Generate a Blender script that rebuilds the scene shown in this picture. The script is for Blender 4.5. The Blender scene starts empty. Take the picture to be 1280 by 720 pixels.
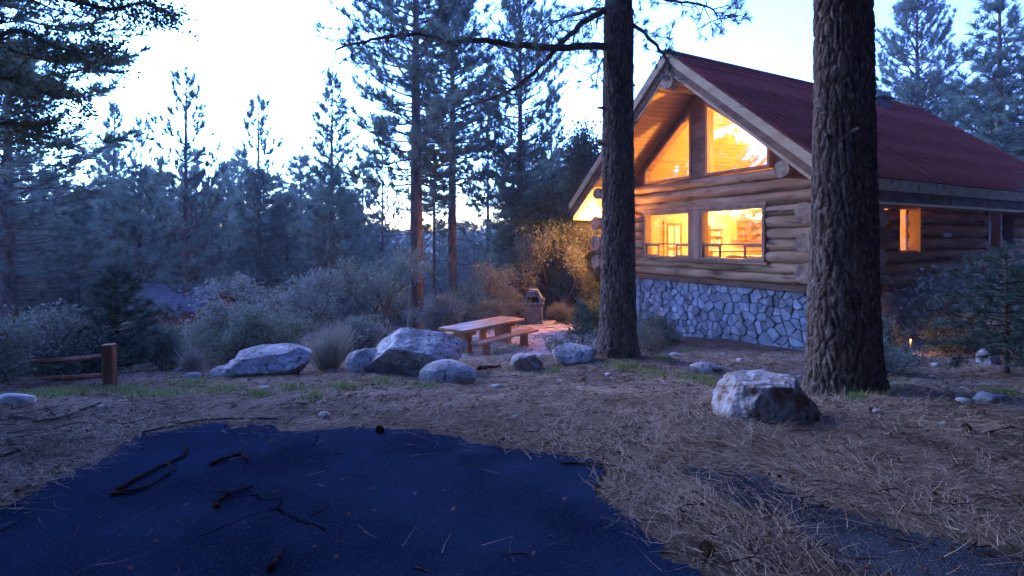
import bpy, math, random
import numpy as np
from mathutils import Vector
R = math.radians
S = bpy.context.scene
C = S.collection

# ------------------------------------------------------------------ camera, sky, light
EYE = 1.7
cam = bpy.data.cameras.new("camera")
cam.sensor_width = 36.0
cam.lens = 659 / 1280 * 36.0
cam.shift_y = -58 / 1280
cam.clip_start = 0.05
cam.clip_end = 3000
camo = bpy.data.objects.new("camera", cam)
camo.location = (0, 0, EYE)
camo.rotation_euler = (R(90), 0, 0)
C.objects.link(camo)
S.camera = camo

SUN_AZ = -42.0            # degrees, negative = left of the view direction
world = bpy.data.worlds.new("World")
S.world = world
world.use_nodes = True
wn = world.node_tree
bg = wn.nodes["Background"]
sky = wn.nodes.new("ShaderNodeTexSky")
sky.sky_type = 'NISHITA'
sky.sun_disc = False
sky.sun_elevation = R(-4.0)
sky.sun_rotation = R(SUN_AZ)
sky.air_density = 1.0
sky.dust_density = 0.6
sky.ozone_density = 3.3
tint = wn.nodes.new("ShaderNodeMix")
tint.data_type = 'RGBA'
tint.blend_type = 'MULTIPLY'
tint.inputs[0].default_value = 1.0
tint.inputs[7].default_value = (.70, 1.06, 1.05, 1)
wn.links.new(sky.outputs[0], tint.inputs[6])
wn.links.new(tint.outputs[2], bg.inputs[0])
bg.inputs[1].default_value = 0.15

sl = bpy.data.lights.new("sun", 'SUN')
sl.energy = 0.0030
sl.angle = R(35)
sl.color = (0.95, 0.93, 1.0)
so = bpy.data.objects.new("sun", sl)
so.rotation_euler = Vector((-math.sin(R(SUN_AZ - 6)), -math.cos(R(SUN_AZ - 6)), -0.60)).to_track_quat('-Z', 'Y').to_euler()
so.location = (0, 60, 40)
C.objects.link(so)

S.view_settings.view_transform = 'Standard'
S.view_settings.look = 'None'
S.view_settings.gamma = 1.0
S.view_settings.exposure = 10.5
EXPO = 2.0 ** 10.5          # lamps below are given in "picture brightness" and divided by this
HAZE = .0010
S.cycles.volume_bounces = 0
S.cycles.max_bounces = 8
S.cycles.diffuse_bounces = 4
S.cycles.transparent_max_bounces = 16
S.cycles.sample_clamp_indirect = 0.05
S.cycles.use_denoising = True

# ------------------------------------------------------------------ numpy noise
def _hash(ix, iy, iz, s):
    h = (ix.astype(np.int64) * 374761393 + iy.astype(np.int64) * 668265263 + iz.astype(np.int64) * 2147483647 + s * 974711) & 0xffffffff
    h = ((h ^ (h >> 13)) * 1274126177) & 0xffffffff
    h = ((h ^ (h >> 16)) * 2246822519) & 0xffffffff
    return ((h ^ (h >> 15)) & 0xffffff) / float(0xffffff)

def vnoise(P, s=0):
    P = np.asarray(P, float)
    I = np.floor(P).astype(np.int64)
    f = P - I
    f = f * f * (3 - 2 * f)
    r = 0
    for dx in (0, 1):
        for dy in (0, 1):
            for dz in (0, 1):
                w = (f[:, 0] if dx else 1 - f[:, 0]) * (f[:, 1] if dy else 1 - f[:, 1]) * (f[:, 2] if dz else 1 - f[:, 2])
                r = r + w * _hash(I[:, 0] + dx, I[:, 1] + dy, I[:, 2] + dz, s)
    return r * 2 - 1

def fbm(P, octv=4, s=0, gain=.5):
    P = np.asarray(P, float)
    a, t, n = 1.0, 0, 0
    for o in range(octv):
        t = t + a * vnoise(P * (2.0 ** o) + o * 17.3, s + o)
        n += a
        a *= gain
    return t / n

def worley(P, s=0):
    P = np.asarray(P, float)
    I = np.floor(P).astype(np.int64)
    f1 = np.full(len(P), 9.0)
    f2 = np.full(len(P), 9.0)
    for dx in (-1, 0, 1):
        for dy in (-1, 0, 1):
            for dz in (-1, 0, 1):
                a, b, c = I[:, 0] + dx, I[:, 1] + dy, I[:, 2] + dz
                q = np.stack([a + _hash(a, b, c, s), b + _hash(a, b, c, s + 1), c + _hash(a, b, c, s + 2)], 1)
                d = np.sqrt(((q - P) ** 2).sum(1))
                m = d < f1
                f2 = np.where(m, f1, np.minimum(f2, d))
                f1 = np.where(m, d, f1)
    return f1, f2

# ------------------------------------------------------------------ mesh helpers
class NB:
    """collects vertices and faces; build() links ONE mesh object"""
    def __init__(self):
        self.V = []; self.Q = []; self.T = []; self.n = 0; self.N = []; self.mi = {}
        self.col = []
    def add(self, V, Q=None, T=None, col=None):
        V = np.asarray(V, float).reshape(-1, 3)
        self.V.append(V)
        if Q is not None and len(Q): self.Q.append(np.asarray(Q, np.int64).reshape(-1, 4) + self.n)
        if T is not None and len(T): self.T.append(np.asarray(T, np.int64).reshape(-1, 3) + self.n)
        self.col.append(np.full(len(V), .5) if col is None else np.broadcast_to(np.asarray(col, float), (len(V),)))
        self.n += len(V)
    def poly(self, V, faces):           # general n-gons
        V = np.asarray(V, float).reshape(-1, 3)
        self.V.append(V); self.col.append(np.full(len(V), .5))
        for f in faces: self.N.append([i + self.n for i in f])
        self.n += len(V)
    def box(self, x0, x1, y0, y1, z0, z1):
        V = [(x0, y0, z0), (x1, y0, z0), (x1, y1, z0), (x0, y1, z0), (x0, y0, z1), (x1, y0, z1), (x1, y1, z1), (x0, y1, z1)]
        self.add(V, [(3, 2, 1, 0), (4, 5, 6, 7), (0, 1, 5, 4), (1, 2, 6, 5), (2, 3, 7, 6), (3, 0, 4, 7)])
    def obox(self, o, ax, ay, az):      # oriented box: origin corner and three edge vectors
        o, ax, ay, az = (np.asarray(v, float) for v in (o, ax, ay, az))
        V = [o, o + ax, o + ax + ay, o + ay, o + az, o + ax + az, o + ax + ay + az, o + ay + az]
        self.add(V, [(3, 2, 1, 0), (4, 5, 6, 7), (0, 1, 5, 4), (1, 2, 6, 5), (2, 3, 7, 6), (3, 0, 4, 7)])
    def prism(self, pts, axis, a0, a1):  # polygon in the two other axes, extruded along axis
        n = len(pts)
        V = []
        for a in (a0, a1):
            for p in pts:
                v = list(p); v.insert(axis, a); V.append(v)
        F = [list(range(n)), list(range(2 * n - 1, n - 1, -1))]
        F += [[i, n + i, n + (i + 1) % n, (i + 1) % n] for i in range(n)]
        self.poly(V, F)
    def tube(self, pts, rad, sides=6, cap=True, col=None):
        P = np.asarray(pts, float); n = len(P)
        rad = np.broadcast_to(np.asarray(rad, float), (n,))
        D = np.gradient(P, axis=0)
        D /= np.linalg.norm(D, axis=1)[:, None] + 1e-9
        ref = np.array([0, 0, 1.0]) if abs(D[0, 2]) < .8 else np.array([1.0, 0, 0])
        u = np.cross(D, ref); u /= np.linalg.norm(u, axis=1)[:, None] + 1e-9
        w = np.cross(D, u)
        a = np.arange(sides) / sides * 2 * math.pi
        V = P[:, None, :] + rad[:, None, None] * (np.cos(a)[None, :, None] * u[:, None, :] + np.sin(a)[None, :, None] * w[:, None, :])
        V = V.reshape(-1, 3)
        i = np.arange(n - 1)[:, None] * sides; j = np.arange(sides)[None, :]; k = (j + 1) % sides
        Q = np.stack([i + j, i + k, i + sides + k, i + sides + j], -1).reshape(-1, 4)
        base = self.n
        self.add(V, Q, col=col)
        if cap:
            self.N.append([base + q for q in range(sides)][::-1])
            self.N.append([base + (n - 1) * sides + q for q in range(sides)])
    def lathe(self, prof, sides=16, o=(0, 0, 0)):
        P = np.array([[r * math.cos(t), r * math.sin(t), z] for r, z in prof for t in np.arange(sides) / sides * 2 * math.pi]) + np.asarray(o, float)
        n = len(prof)
        i = np.arange(n - 1)[:, None] * sides; j = np.arange(sides)[None, :]; k = (j + 1) % sides
        Q = np.stack([i + j, i + k, i + sides + k, i + sides + j], -1).reshape(-1, 4)
        base = self.n
        self.add(P, Q)
        self.N.append([base + q for q in range(sides)][::-1])
        self.N.append([base + (n - 1) * sides + q for q in range(sides)])
    def mesh(self, name, smooth=False, attr=False):
        V = np.concatenate(self.V) if self.V else np.zeros((0, 3))
        Q = np.concatenate(self.Q) if self.Q else np.zeros((0, 4), np.int64)
        T = np.concatenate(self.T) if self.T else np.zeros((0, 3), np.int64)
        NL = np.array([i for f in self.N for i in f], np.int64)
        cnt = np.concatenate([np.full(len(Q), 4), np.full(len(T), 3), np.array([len(f) for f in self.N], np.int64)]).astype(np.int32)
        loops = np.concatenate([Q.ravel(), T.ravel(), NL]).astype(np.int32)
        me = bpy.data.meshes.new(name)
        me.vertices.add(len(V)); me.vertices.foreach_set("co", V.astype(np.float32).ravel())
        me.loops.add(len(loops)); me.loops.foreach_set("vertex_index", loops)
        me.polygons.add(len(cnt))
        st = np.zeros(len(cnt), np.int32)
        if len(cnt): st[1:] = np.cumsum(cnt)[:-1]
        me.polygons.foreach_set("loop_start", st)
        me.polygons.foreach_set("loop_total", cnt)
        me.polygons.foreach_set("use_smooth", np.full(len(cnt), bool(smooth)))
        if attr:
            a = me.attributes.new("tone", 'FLOAT', 'POINT')
            a.data.foreach_set("value", np.concatenate(self.col).astype(np.float32))
        me.update(calc_edges=True)
        return me
    def build(self, name, mat, parent=None, smooth=False, attr=False, loc=None):
        return put(name, self.mesh(name, smooth, attr), mat, parent, loc)

def put(name, me, mat=None, parent=None, loc=None):
    o = bpy.data.objects.new(name, me)
    C.objects.link(o)
    if mat is not None:
        if not isinstance(mat, (list, tuple)): mat = [mat]
        if not me.materials:
            for m in mat: me.materials.append(m)
        elif me.materials[0] != mat[0]:        # shared mesh, own material
            o.material_slots[0].link = 'OBJECT'
            o.material_slots[0].material = mat[0]
    if parent is not None: o.parent = parent
    if loc is not None: o.location = loc
    return o

def tag(o, label=None, cat=None, group=None, kind=None):
    if label: o["label"] = label
    if cat: o["category"] = cat
    if group: o["group"] = group
    if kind: o["kind"] = kind
    return o

def thing(name, label, cat, loc=(0, 0, 0), rz=0.0, group=None):
    o = bpy.data.objects.new(name, None)
    o.empty_display_size = .2
    C.objects.link(o)
    o.location = loc
    o.rotation_euler = (0, 0, rz)
    return tag(o, label, cat, group)

def copy_thing(root, loc, rz, label, group=None, scale=1.0, cat=None):
    r = root.copy(); C.objects.link(r)
    r.location = loc; r.rotation_euler = (0, 0, rz)
    r.scale = (scale,) * 3 if not isinstance(scale, (tuple, list)) else scale
    r["label"] = label
    if group: r["group"] = group
    if cat: r["category"] = cat
    for ch in list(root.children):
        c = ch.copy(); C.objects.link(c); c.parent = r
        for g in list(ch.children):
            d = g.copy(); C.objects.link(d); d.parent = c
    return r

# ------------------------------------------------------------------ materials
def mat(name, c1, c2=None, scale=5.0, rough=.8, bump=0.0, bscale=None, stretch=(1, 1, 1), c3=None, s3=1.0, attr=False,
        spec=.04, metal=0.0, trans=0.0, detail=6.0, coord='Object', p3=(.5, .62), obj_var=0.0, blo=.35, bhi=.65):
    m = bpy.data.materials.new(name)
    m.use_nodes = True
    nt = m.node_tree
    N = nt.nodes; L = nt.links
    b = N["Principled BSDF"]
    b.inputs["Roughness"].default_value = rough
    b.inputs["Specular IOR Level"].default_value = spec
    b.inputs["Metallic"].default_value = metal
    tc = N.new("ShaderNodeTexCoord")
    mp = N.new("ShaderNodeMapping"); mp.inputs["Scale"].default_value = stretch
    L.new(tc.outputs[coord], mp.inputs[0])
    no = N.new("ShaderNodeTexNoise"); no.inputs["Scale"].default_value = scale; no.inputs["Detail"].default_value = detail
    L.new(mp.outputs[0], no.inputs["Vector"])
    rp = N.new("ShaderNodeValToRGB")
    rp.color_ramp.elements[0].color = (*c1, 1); rp.color_ramp.elements[1].color = (*(c2 or c1), 1)
    rp.color_ramp.elements[0].position = blo; rp.color_ramp.elements[1].position = bhi
    if attr:
        at = N.new("ShaderNodeAttribute"); at.attribute_name = "tone"
        mx = N.new("ShaderNodeMath"); mx.operation = 'MULTIPLY_ADD'
        L.new(no.outputs[0], mx.inputs[0]); mx.inputs[1].default_value = .5
        ml = N.new("ShaderNodeMath"); ml.operation = 'MULTIPLY_ADD'; ml.inputs[1].default_value = .7; ml.inputs[2].default_value = -.1
        L.new(at.outputs["Fac"], ml.inputs[0]); L.new(ml.outputs[0], mx.inputs[2])
        L.new(mx.outputs[0], rp.inputs[0])
    else:
        L.new(no.outputs[0], rp.inputs[0])
    col = rp.outputs[0]
    if c3 is not None:
        n3 = N.new("ShaderNodeTexNoise"); n3.inputs["Scale"].default_value = s3; n3.inputs["Detail"].default_value = 5
        L.new(mp.outputs[0], n3.inputs["Vector"])
        r3 = N.new("ShaderNodeValToRGB"); r3.color_ramp.elements[0].position = p3[0]; r3.color_ramp.elements[1].position = p3[1]
        L.new(n3.outputs[0], r3.inputs[0])
        mi = N.new("ShaderNodeMix"); mi.data_type = 'RGBA'
        L.new(r3.outputs[0], mi.inputs[0]); L.new(col, mi.inputs[6]); mi.inputs[7].default_value = (*c3, 1)
        col = mi.outputs[2]
    if obj_var:
        oi = N.new("ShaderNodeObjectInfo")
        hs = N.new("ShaderNodeHueSaturation")
        mr = N.new("ShaderNodeMapRange"); mr.inputs[3].default_value = 1 - obj_var; mr.inputs[4].default_value = 1 + obj_var
        L.new(oi.outputs["Random"], mr.inputs[0]); L.new(mr.outputs[0], hs.inputs["Value"])
        L.new(col, hs.inputs["Color"]); col = hs.outputs[0]
    L.new(col, b.inputs["Base Color"])
    if bump:
        nb = N.new("ShaderNodeTexNoise"); nb.inputs["Scale"].default_value = bscale or scale * 3; nb.inputs["Detail"].default_value = 8
        L.new(mp.outputs[0], nb.inputs["Vector"])
        bp = N.new("ShaderNodeBump"); bp.inputs["Strength"].default_value = bump; bp.inputs["Distance"].default_value = .03
        L.new(nb.outputs[0], bp.inputs["Height"]); L.new(bp.outputs[0], b.inputs["Normal"])
    if trans:
        tr = N.new("ShaderNodeBsdfTranslucent"); L.new(col, tr.inputs[0])
        ms = N.new("ShaderNodeMixShader"); ms.inputs[0].default_value = trans
        L.new(b.outputs[0], ms.inputs[1]); L.new(tr.outputs[0], ms.inputs[2])
        L.new(ms.outputs[0], N["Material Output"].inputs[0])
    return m

def emit_mat(name, col, strength):
    m = bpy.data.materials.new(name); m.use_nodes = True
    nt = m.node_tree; nt.nodes.remove(nt.nodes["Principled BSDF"])
    e = nt.nodes.new("ShaderNodeEmission"); e.inputs[0].default_value = (*col, 1); e.inputs[1].default_value = strength / EXPO
    nt.links.new(e.outputs[0], nt.nodes["Material Output"].inputs[0])
    return m

def glass_mat(name):
    m = bpy.data.materials.new(name); m.use_nodes = True
    nt = m.node_tree; nt.nodes.remove(nt.nodes["Principled BSDF"])
    t = nt.nodes.new("ShaderNodeBsdfTransparent"); t.inputs[0].default_value = (.96, .97, .96, 1)
    g = nt.nodes.new("ShaderNodeBsdfGlossy"); g.inputs["Roughness"].default_value = .01
    f = nt.nodes.new("ShaderNodeLayerWeight")
    pw = nt.nodes.new("ShaderNodeMath"); pw.operation = 'POWER'; pw.inputs[1].default_value = 5.0
    nt.links.new(f.outputs["Facing"], pw.inputs[0])
    m2 = nt.nodes.new("ShaderNodeMath"); m2.operation = 'MULTIPLY_ADD'; m2.inputs[1].default_value = .90; m2.inputs[2].default_value = .075
    x = nt.nodes.new("ShaderNodeMixShader")
    nt.links.new(pw.outputs[0], m2.inputs[0]); nt.links.new(m2.outputs[0], x.inputs[0])
    nt.links.new(t.outputs[0], x.inputs[1]); nt.links.new(g.outputs[0], x.inputs[2])
    nt.links.new(x.outputs[0], nt.nodes["Material Output"].inputs[0])
    return m

def asphalt_mat(name, base, speck, sc, amount):
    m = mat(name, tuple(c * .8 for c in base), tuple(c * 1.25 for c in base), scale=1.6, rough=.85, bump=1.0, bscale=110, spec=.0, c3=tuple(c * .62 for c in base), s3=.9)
    nt = m.node_tree; N = nt.nodes; L = nt.links; b = N["Principled BSDF"]
    old = b.inputs["Base Color"].links[0].from_socket
    tc = [n for n in N if n.type == 'TEX_COORD'][0]
    vo = N.new("ShaderNodeTexVoronoi"); vo.inputs["Scale"].default_value = sc
    L.new(tc.outputs["Object"], vo.inputs["Vector"])
    wn_ = N.new("ShaderNodeTexWhiteNoise"); L.new(vo.outputs["Color"], wn_.inputs[0])
    gt = N.new("ShaderNodeMath"); gt.operation = 'GREATER_THAN'; gt.inputs[1].default_value = 1 - amount; L.new(wn_.outputs[0], gt.inputs[0])
    lt = N.new("ShaderNodeMath"); lt.operation = 'LESS_THAN'; lt.inputs[1].default_value = .33; L.new(vo.outputs["Distance"], lt.inputs[0])
    mu = N.new("ShaderNodeMath"); mu.operation = 'MULTIPLY'; L.new(gt.outputs[0], mu.inputs[0]); L.new(lt.outputs[0], mu.inputs[1])
    mi = N.new("ShaderNodeMix"); mi.data_type = 'RGBA'; L.new(mu.outputs[0], mi.inputs[0]); L.new(old, mi.inputs[6]); mi.inputs[7].default_value = (*speck, 1)
    v2 = N.new("ShaderNodeTexVoronoi"); v2.feature = 'DISTANCE_TO_EDGE'; v2.inputs["Scale"].default_value = .55
    nd = N.new("ShaderNodeTexNoise"); nd.inputs["Scale"].default_value = 2.6; nd.inputs["Detail"].default_value = 6
    L.new(tc.outputs["Object"], nd.inputs["Vector"])
    vm = N.new("ShaderNodeMix"); vm.data_type = 'VECTOR'; vm.inputs[0].default_value = .22
    L.new(tc.outputs["Object"], vm.inputs[4]); L.new(nd.outputs["Color"], vm.inputs[5]); L.new(vm.outputs[1], v2.inputs["Vector"])
    cr = N.new("ShaderNodeMath"); cr.operation = 'LESS_THAN'; cr.inputs[1].default_value = .003; L.new(v2.outputs["Distance"], cr.inputs[0])
    nk = N.new("ShaderNodeTexNoise"); nk.inputs["Scale"].default_value = .8; L.new(tc.outputs["Object"], nk.inputs["Vector"])
    gk = N.new("ShaderNodeMath"); gk.operation = 'GREATER_THAN'; gk.inputs[1].default_value = .58; L.new(nk.outputs[0], gk.inputs[0])
    ck = N.new("ShaderNodeMath"); ck.operation = 'MULTIPLY'; L.new(cr.outputs[0], ck.inputs[0]); L.new(gk.outputs[0], ck.inputs[1])
    m3 = N.new("ShaderNodeMix"); m3.data_type = 'RGBA'; L.new(ck.outputs[0], m3.inputs[0]); L.new(mi.outputs[2], m3.inputs[6]); m3.inputs[7].default_value = (.006, .006, .007, 1)
    L.new(m3.outputs[2], b.inputs["Base Color"])
    return m

M = {}
M['ground'] = mat('forest_floor', (.045, .033, .026), (.14, .105, .08), 3.0, .95, .8, 40, c3=(.12, .095, .07), s3=22, spec=.0)
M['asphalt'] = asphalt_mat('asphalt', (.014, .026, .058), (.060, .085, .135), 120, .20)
M['gravel'] = asphalt_mat('old_asphalt', (.048, .054, .068), (.13, .14, .165), 75, .45)
M['litter'] = mat('pine_needle_litter', (.034, .024, .017), (.42, .315, .225), 2.0, .8, attr=True, spec=.03, blo=.18, bhi=.85)
M['bark'] = mat('pine_bark', (.035, .024, .020), (.115, .078, .062), 7, .9, .9, 45, (1, 1, .35), c3=(.15, .118, .10), s3=24, spec=.1)
M['bark_far'] = mat('bark', (.05, .036, .03), (.14, .10, .08), 6, .9, .6, 30, (1, 1, .3), spec=.1)
M['twig'] = mat('dead_wood', (.05, .038, .03), (.12, .09, .075), 6, .9, .3, spec=.1)
M['stick'] = mat('dark_stick', (.016, .013, .012), (.04, .032, .028), 6, .9, .3, spec=.0)
M['flake'] = mat('bark_flakes', (.03, .018, .012), (.15, .085, .055), 6, .9, attr=True, spec=.0, blo=.15, bhi=.85)
M['needle'] = mat('pine_needles', (.04, .075, .058), (.17, .24, .185), .8, .6, attr=True, trans=.45, spec=.08, blo=.15, bhi=.85)
M['needle_far'] = mat('conifer_needles', (.04, .075, .06), (.18, .26, .21), .5, .7, attr=True, trans=.45, spec=.05, blo=.15, bhi=.85)
M['needle_spruce'] = mat('spruce_needles', (.04, .075, .06), (.10, .16, .13), 2, .6, attr=True, trans=.15, blo=.15, bhi=.85)
M['leaf'] = mat('oak_leaves', (.05, .07, .035), (.13, .15, .075), 1.0, .6, attr=True, trans=.3, blo=.15, bhi=.85)
M['leaf_dry'] = mat('olive_leaves', (.11, .105, .07), (.24, .22, .155), 1.0, .7, attr=True, trans=.3, blo=.15, bhi=.85)
M['leaf_pale'] = mat('pale_leaves', (.10, .125, .105), (.27, .30, .26), 1.0, .7, attr=True, trans=.3, blo=.15, bhi=.85)
M['leaf_shrub'] = mat('shrub_leaves', (.09, .13, .10), (.21, .25, .19), 1.0, .6, attr=True, trans=.25, blo=.15, bhi=.85)
M['sage'] = mat('sage_stems', (.24, .24, .19), (.46, .45, .38), 1.0, .8, attr=True, trans=.1, blo=.15, bhi=.85)
M['grass'] = mat('grass_blades', (.09, .14, .04), (.22, .30, .09), 1.0, .6, attr=True, trans=.3, blo=.15, bhi=.85)
M['rock'] = mat('granite', (.22, .22, .215), (.46, .455, .45), 3.5, .85, .9, 22, c3=(.11, .105, .095), s3=13, p3=(.54, .66))
M['rock_white'] = mat('white_granite', (.27, .26, .255), (.47, .455, .445), 5, .85, 1.0, 26, c3=(.17, .105, .075), s3=5.0, p3=(.45, .60))
M['pebble'] = mat('pebble_stone', (.22, .21, .20), (.42, .41, .39), 4, .85, .4, 30, obj_var=.3)
M['stone'] = mat('foundation_stone', (.17, .178, .187), (.32, .328, .336), 3.2, .85, .6, 24, c3=(.30, .25, .20), s3=1.1, p3=(.56, .74), obj_var=.42)
M['mortar'] = mat('mortar', (.045, .045, .045), (.085, .083, .08), 8, .95, .5, 40)
M['flag'] = mat('flagstone', (.26, .19, .17), (.44, .34, .31), 2.5, .8, .4, 18, c3=(.34, .32, .31), s3=1.2, obj_var=.25)
M['log'] = mat('peeled_log', (.29, .15, .068), (.52, .315, .16), 3.0, .7, .6, 9, (1, .22, 1.4), c3=(.10, .055, .032), s3=5, p3=(.56, .70), spec=.03, obj_var=.12)
M['logx'] = mat('peeled_log_side', (.30, .155, .07), (.54, .33, .175), 3.0, .7, .6, 9, (.22, 1, 1.4), c3=(.10, .055, .032), s3=5, p3=(.56, .70), spec=.03, obj_var=.12)
M['logend'] = mat('log_end_grain', (.30, .17, .09), (.46, .29, .17), 10, .85, .4, 40, c3=(.20, .12, .08), s3=3)
M['trim'] = mat('window_trim', (.28, .15, .08), (.42, .25, .15), 5, .6, .3, 30, (1, 1, .25), obj_var=.1)
M['darkwood'] = mat('dark_stained_wood', (.13, .062, .034), (.24, .125, .07), 4, .6, .3, 20, (1, .3, 1), obj_var=.12)
M['barge'] = mat('weathered_barge', (.40, .235, .11), (.60, .39, .21), 3, .75, .5, 14, (1, .3, 1), c3=(.14, .09, .06), s3=3, p3=(.57, .68), obj_var=.1)
M['soffit'] = mat('pine_board', (.46, .25, .085), (.68, .42, .17), 2.5, .5, .15, 20, (.3, 1.6, 1), c3=(.22, .10, .03), s3=6.5, p3=(.69, .74), obj_var=.10)
M['roof'] = mat('red_metal_roof', (.125, .026, .019), (.18, .040, .028), 1.2, .55, .1, 30, (.5, 1, 1), c3=(.10, .018, .011), s3=2.2, spec=.0, obj_var=.12)
M['glass'] = glass_mat('window_glass')
M['wall_in'] = mat('interior_pine', (.55, .34, .14), (.72, .48, .22), 2.5, .5, .1, 20, (.4, .4, 2.5), c3=(.40, .22, .08), s3=6, p3=(.62, .72))
M['plaster'] = mat('cream_paint', (.70, .62, .48), (.76, .68, .54), 3, .6)
M['cabinet'] = mat('cabinet_wood', (.30, .14, .045), (.42, .21, .075), 3, .45, .1, 20, (1, 1, .3))
M['floor_in'] = mat('interior_floor', (.30, .17, .08), (.42, .25, .12), 3, .4, .1, 20, (.3, 2, 1))
M['dark'] = mat('dark_metal', (.02, .02, .02), (.035, .035, .035), 6, .5, metal=.6)
M['brass'] = mat('brass', (.45, .30, .10), (.55, .38, .14), 6, .35, metal=1)
M['fabric'] = mat('sofa_fabric', (.28, .12, .06), (.40, .20, .10), 12, .9, .3, 60)
M['concrete'] = mat('concrete', (.15, .15, .15), (.23, .228, .225), 3, .9, .4, 40, c3=(.12, .115, .11), s3=2.5)
M['soot'] = mat('sooty_brick', (.02, .018, .016), (.05, .045, .04), 6, .95, .4, 30)
M['tablewood'] = mat('table_plank', (.38, .15, .055), (.56, .26, .11), 2.5, .45, .3, 12, (1, .2, 1), c3=(.22, .08, .03), s3=4, spec=.5)
M['stump'] = mat('stump_leg', (.30, .13, .05), (.46, .23, .10), 4, .7, .4, 14, (1, 1, .4))
M['fence'] = mat('fence_wood', (.11, .05, .032), (.20, .095, .06), 4, .75, .5, 20, (1, 1, .3))
M['shingle'] = mat('hut_roofing', (.09, .085, .09), (.15, .14, .15), 3, .9, .3, 20)
M['hutwall'] = mat('hut_boards', (.20, .065, .04), (.28, .10, .06), 3, .8, .3, 20, (1, 1, .2))
M['white'] = mat('white_plastic', (.7, .7, .7), (.75, .75, .75), 4, .5)
M['cone'] = mat('cone_scales', (.07, .04, .025), (.15, .09, .055), 14, .9, .5, 40)
M['bulb'] = emit_mat('warm_bulb', (1, .70, .32), 30)

# ------------------------------------------------------------------ terrain
_py = np.array([-60, -20, 0, 4.6, 5.6, 7, 9, 11, 13, 15.4, 18, 21, 25, 35, 50, 80, 150, 300, 350, 400], float)
_pz = np.array([.8, .4, 0, 0, -.09, -.33, -.60, -.83, -1.12, -1.50, -1.78, -1.92, -2.3, -3.9, -6.0, -8.0, -4.0, 12.0, 13, 14], float)
def ground_z(x, y, fine=True):
    x = np.atleast_1d(np.asarray(x, float)); y = np.atleast_1d(np.asarray(y, float))
    x, y = np.broadcast_arrays(x, y)
    z = 0
    for d, w in ((-.8, .25), (0, .5), (.8, .25)):
        z = z + w * np.interp(y + d, _py, _pz)
    # falls away to the left beyond the fence, rises a little to the right
    lf = np.clip((-x - 5.2) / 7, 0, 1.7) * np.clip((y - 5) / 6, 0, 1)
    z = z - 1.3 * lf * lf * (3 - np.clip(lf, 0, 1) * 1.2) / 1.8
    # bank round the big pine
    z = z + .17 * np.exp(-((x - 2.4) ** 2 / 3.0 + (y - 10.8) ** 2 / 2.0))
    # level terrace of the patio
    t = np.clip(1.6 - np.sqrt(((x - .9) / 3.1) ** 2 + ((y - 18.6) / 4.6) ** 2), 0, .6) / .6
    t = t * t * (3 - 2 * t)
    z = z * (1 - t) + t * (-1.88)
    P = np.stack([x.ravel(), y.ravel(), 0 * x.ravel()], 1)
    far = np.clip((np.abs(y) - 12) / 40, 0, 1).ravel()
    off = np.clip((np.hypot(P[:, 0], P[:, 1] - 2.2) - 2.6) / 3, 0, 1)
    n = fbm(P * .35, 3, 5) * (.10 * off + far * 1.2)
    if fine: n = n + fbm(P * 2.2, 3, 9) * .03 * off
    return (z.ravel() + n * (1 - .9 * t.ravel())).reshape(x.shape)
def gz(x, y): return float(ground_z(x, y)[0])

def axis(dense0, dense1, step, lo, hi, grow):
    a = list(np.arange(dense0, dense1, step))
    s, v = step, dense1
    while v < hi: a.append(v); s *= grow; v += s
    s, v = step, dense0 - step
    while v > lo: a.insert(0, v); s *= grow; v -= s
    return np.array(a)
gx = axis(-9, 11, .1, -260, 260, 1.13)
gy = axis(1.5, 16, .1, -60, 320, 1.11)
GX, GY = np.meshgrid(gx, gy)
GZ = ground_z(GX, GY)
nb = NB()
nx, ny = len(gx), len(gy)
ii = np.arange(ny - 1)[:, None] * nx + np.arange(nx - 1)[None, :]
nb.add(np.stack([GX, GY, GZ], -1).reshape(-1, 3), np.stack([ii, ii + 1, ii + nx + 1, ii + nx], -1).reshape(-1, 4))
tag(nb.build('ground', M['ground'], smooth=True), kind='structure')

def in_poly(x, y, poly):
    x = np.asarray(x); y = np.asarray(y); r = np.zeros(x.shape, bool)
    n = len(poly)
    for i in range(n):
        x0, y0 = poly[i]; x1, y1 = poly[(i + 1) % n]
        c = ((y0 > y) != (y1 > y)) & (x < (x1 - x0) * (y - y0) / (y1 - y0 + 1e-12) + x0)
        r ^= c
    return r
DRIVE = [(-9, -6), (-6.2, .5), (-3.6, 2.75), (-3.13, 3.22), (-3.3, 4.3), (-3.2, 4.75), (-2.82, 5.05), (-2.1, 4.86), (-1.43, 4.98), (-.7, 4.72), (-.13, 4.45),
         (.45, 4.18), (.74, 3.98), (.66, 3.55), (.80, 3.2), (.93, 2.9), (1.0, 2.6), (1.3, 1.6), (2.2, .3), (5, -2), (9, -6)]
PATH = [(1.33, 4.0), (1.75, 3.80), (2.0, 3.42), (2.35, 3.14), (2.75, 2.86), (3.6, 2.3), (4.8, 1.2), (2.6, .9), (1.85, 2.3), (1.72, 2.72), (1.66, 3.05), (1.48, 3.5), (1.28, 3.8)]
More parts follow.
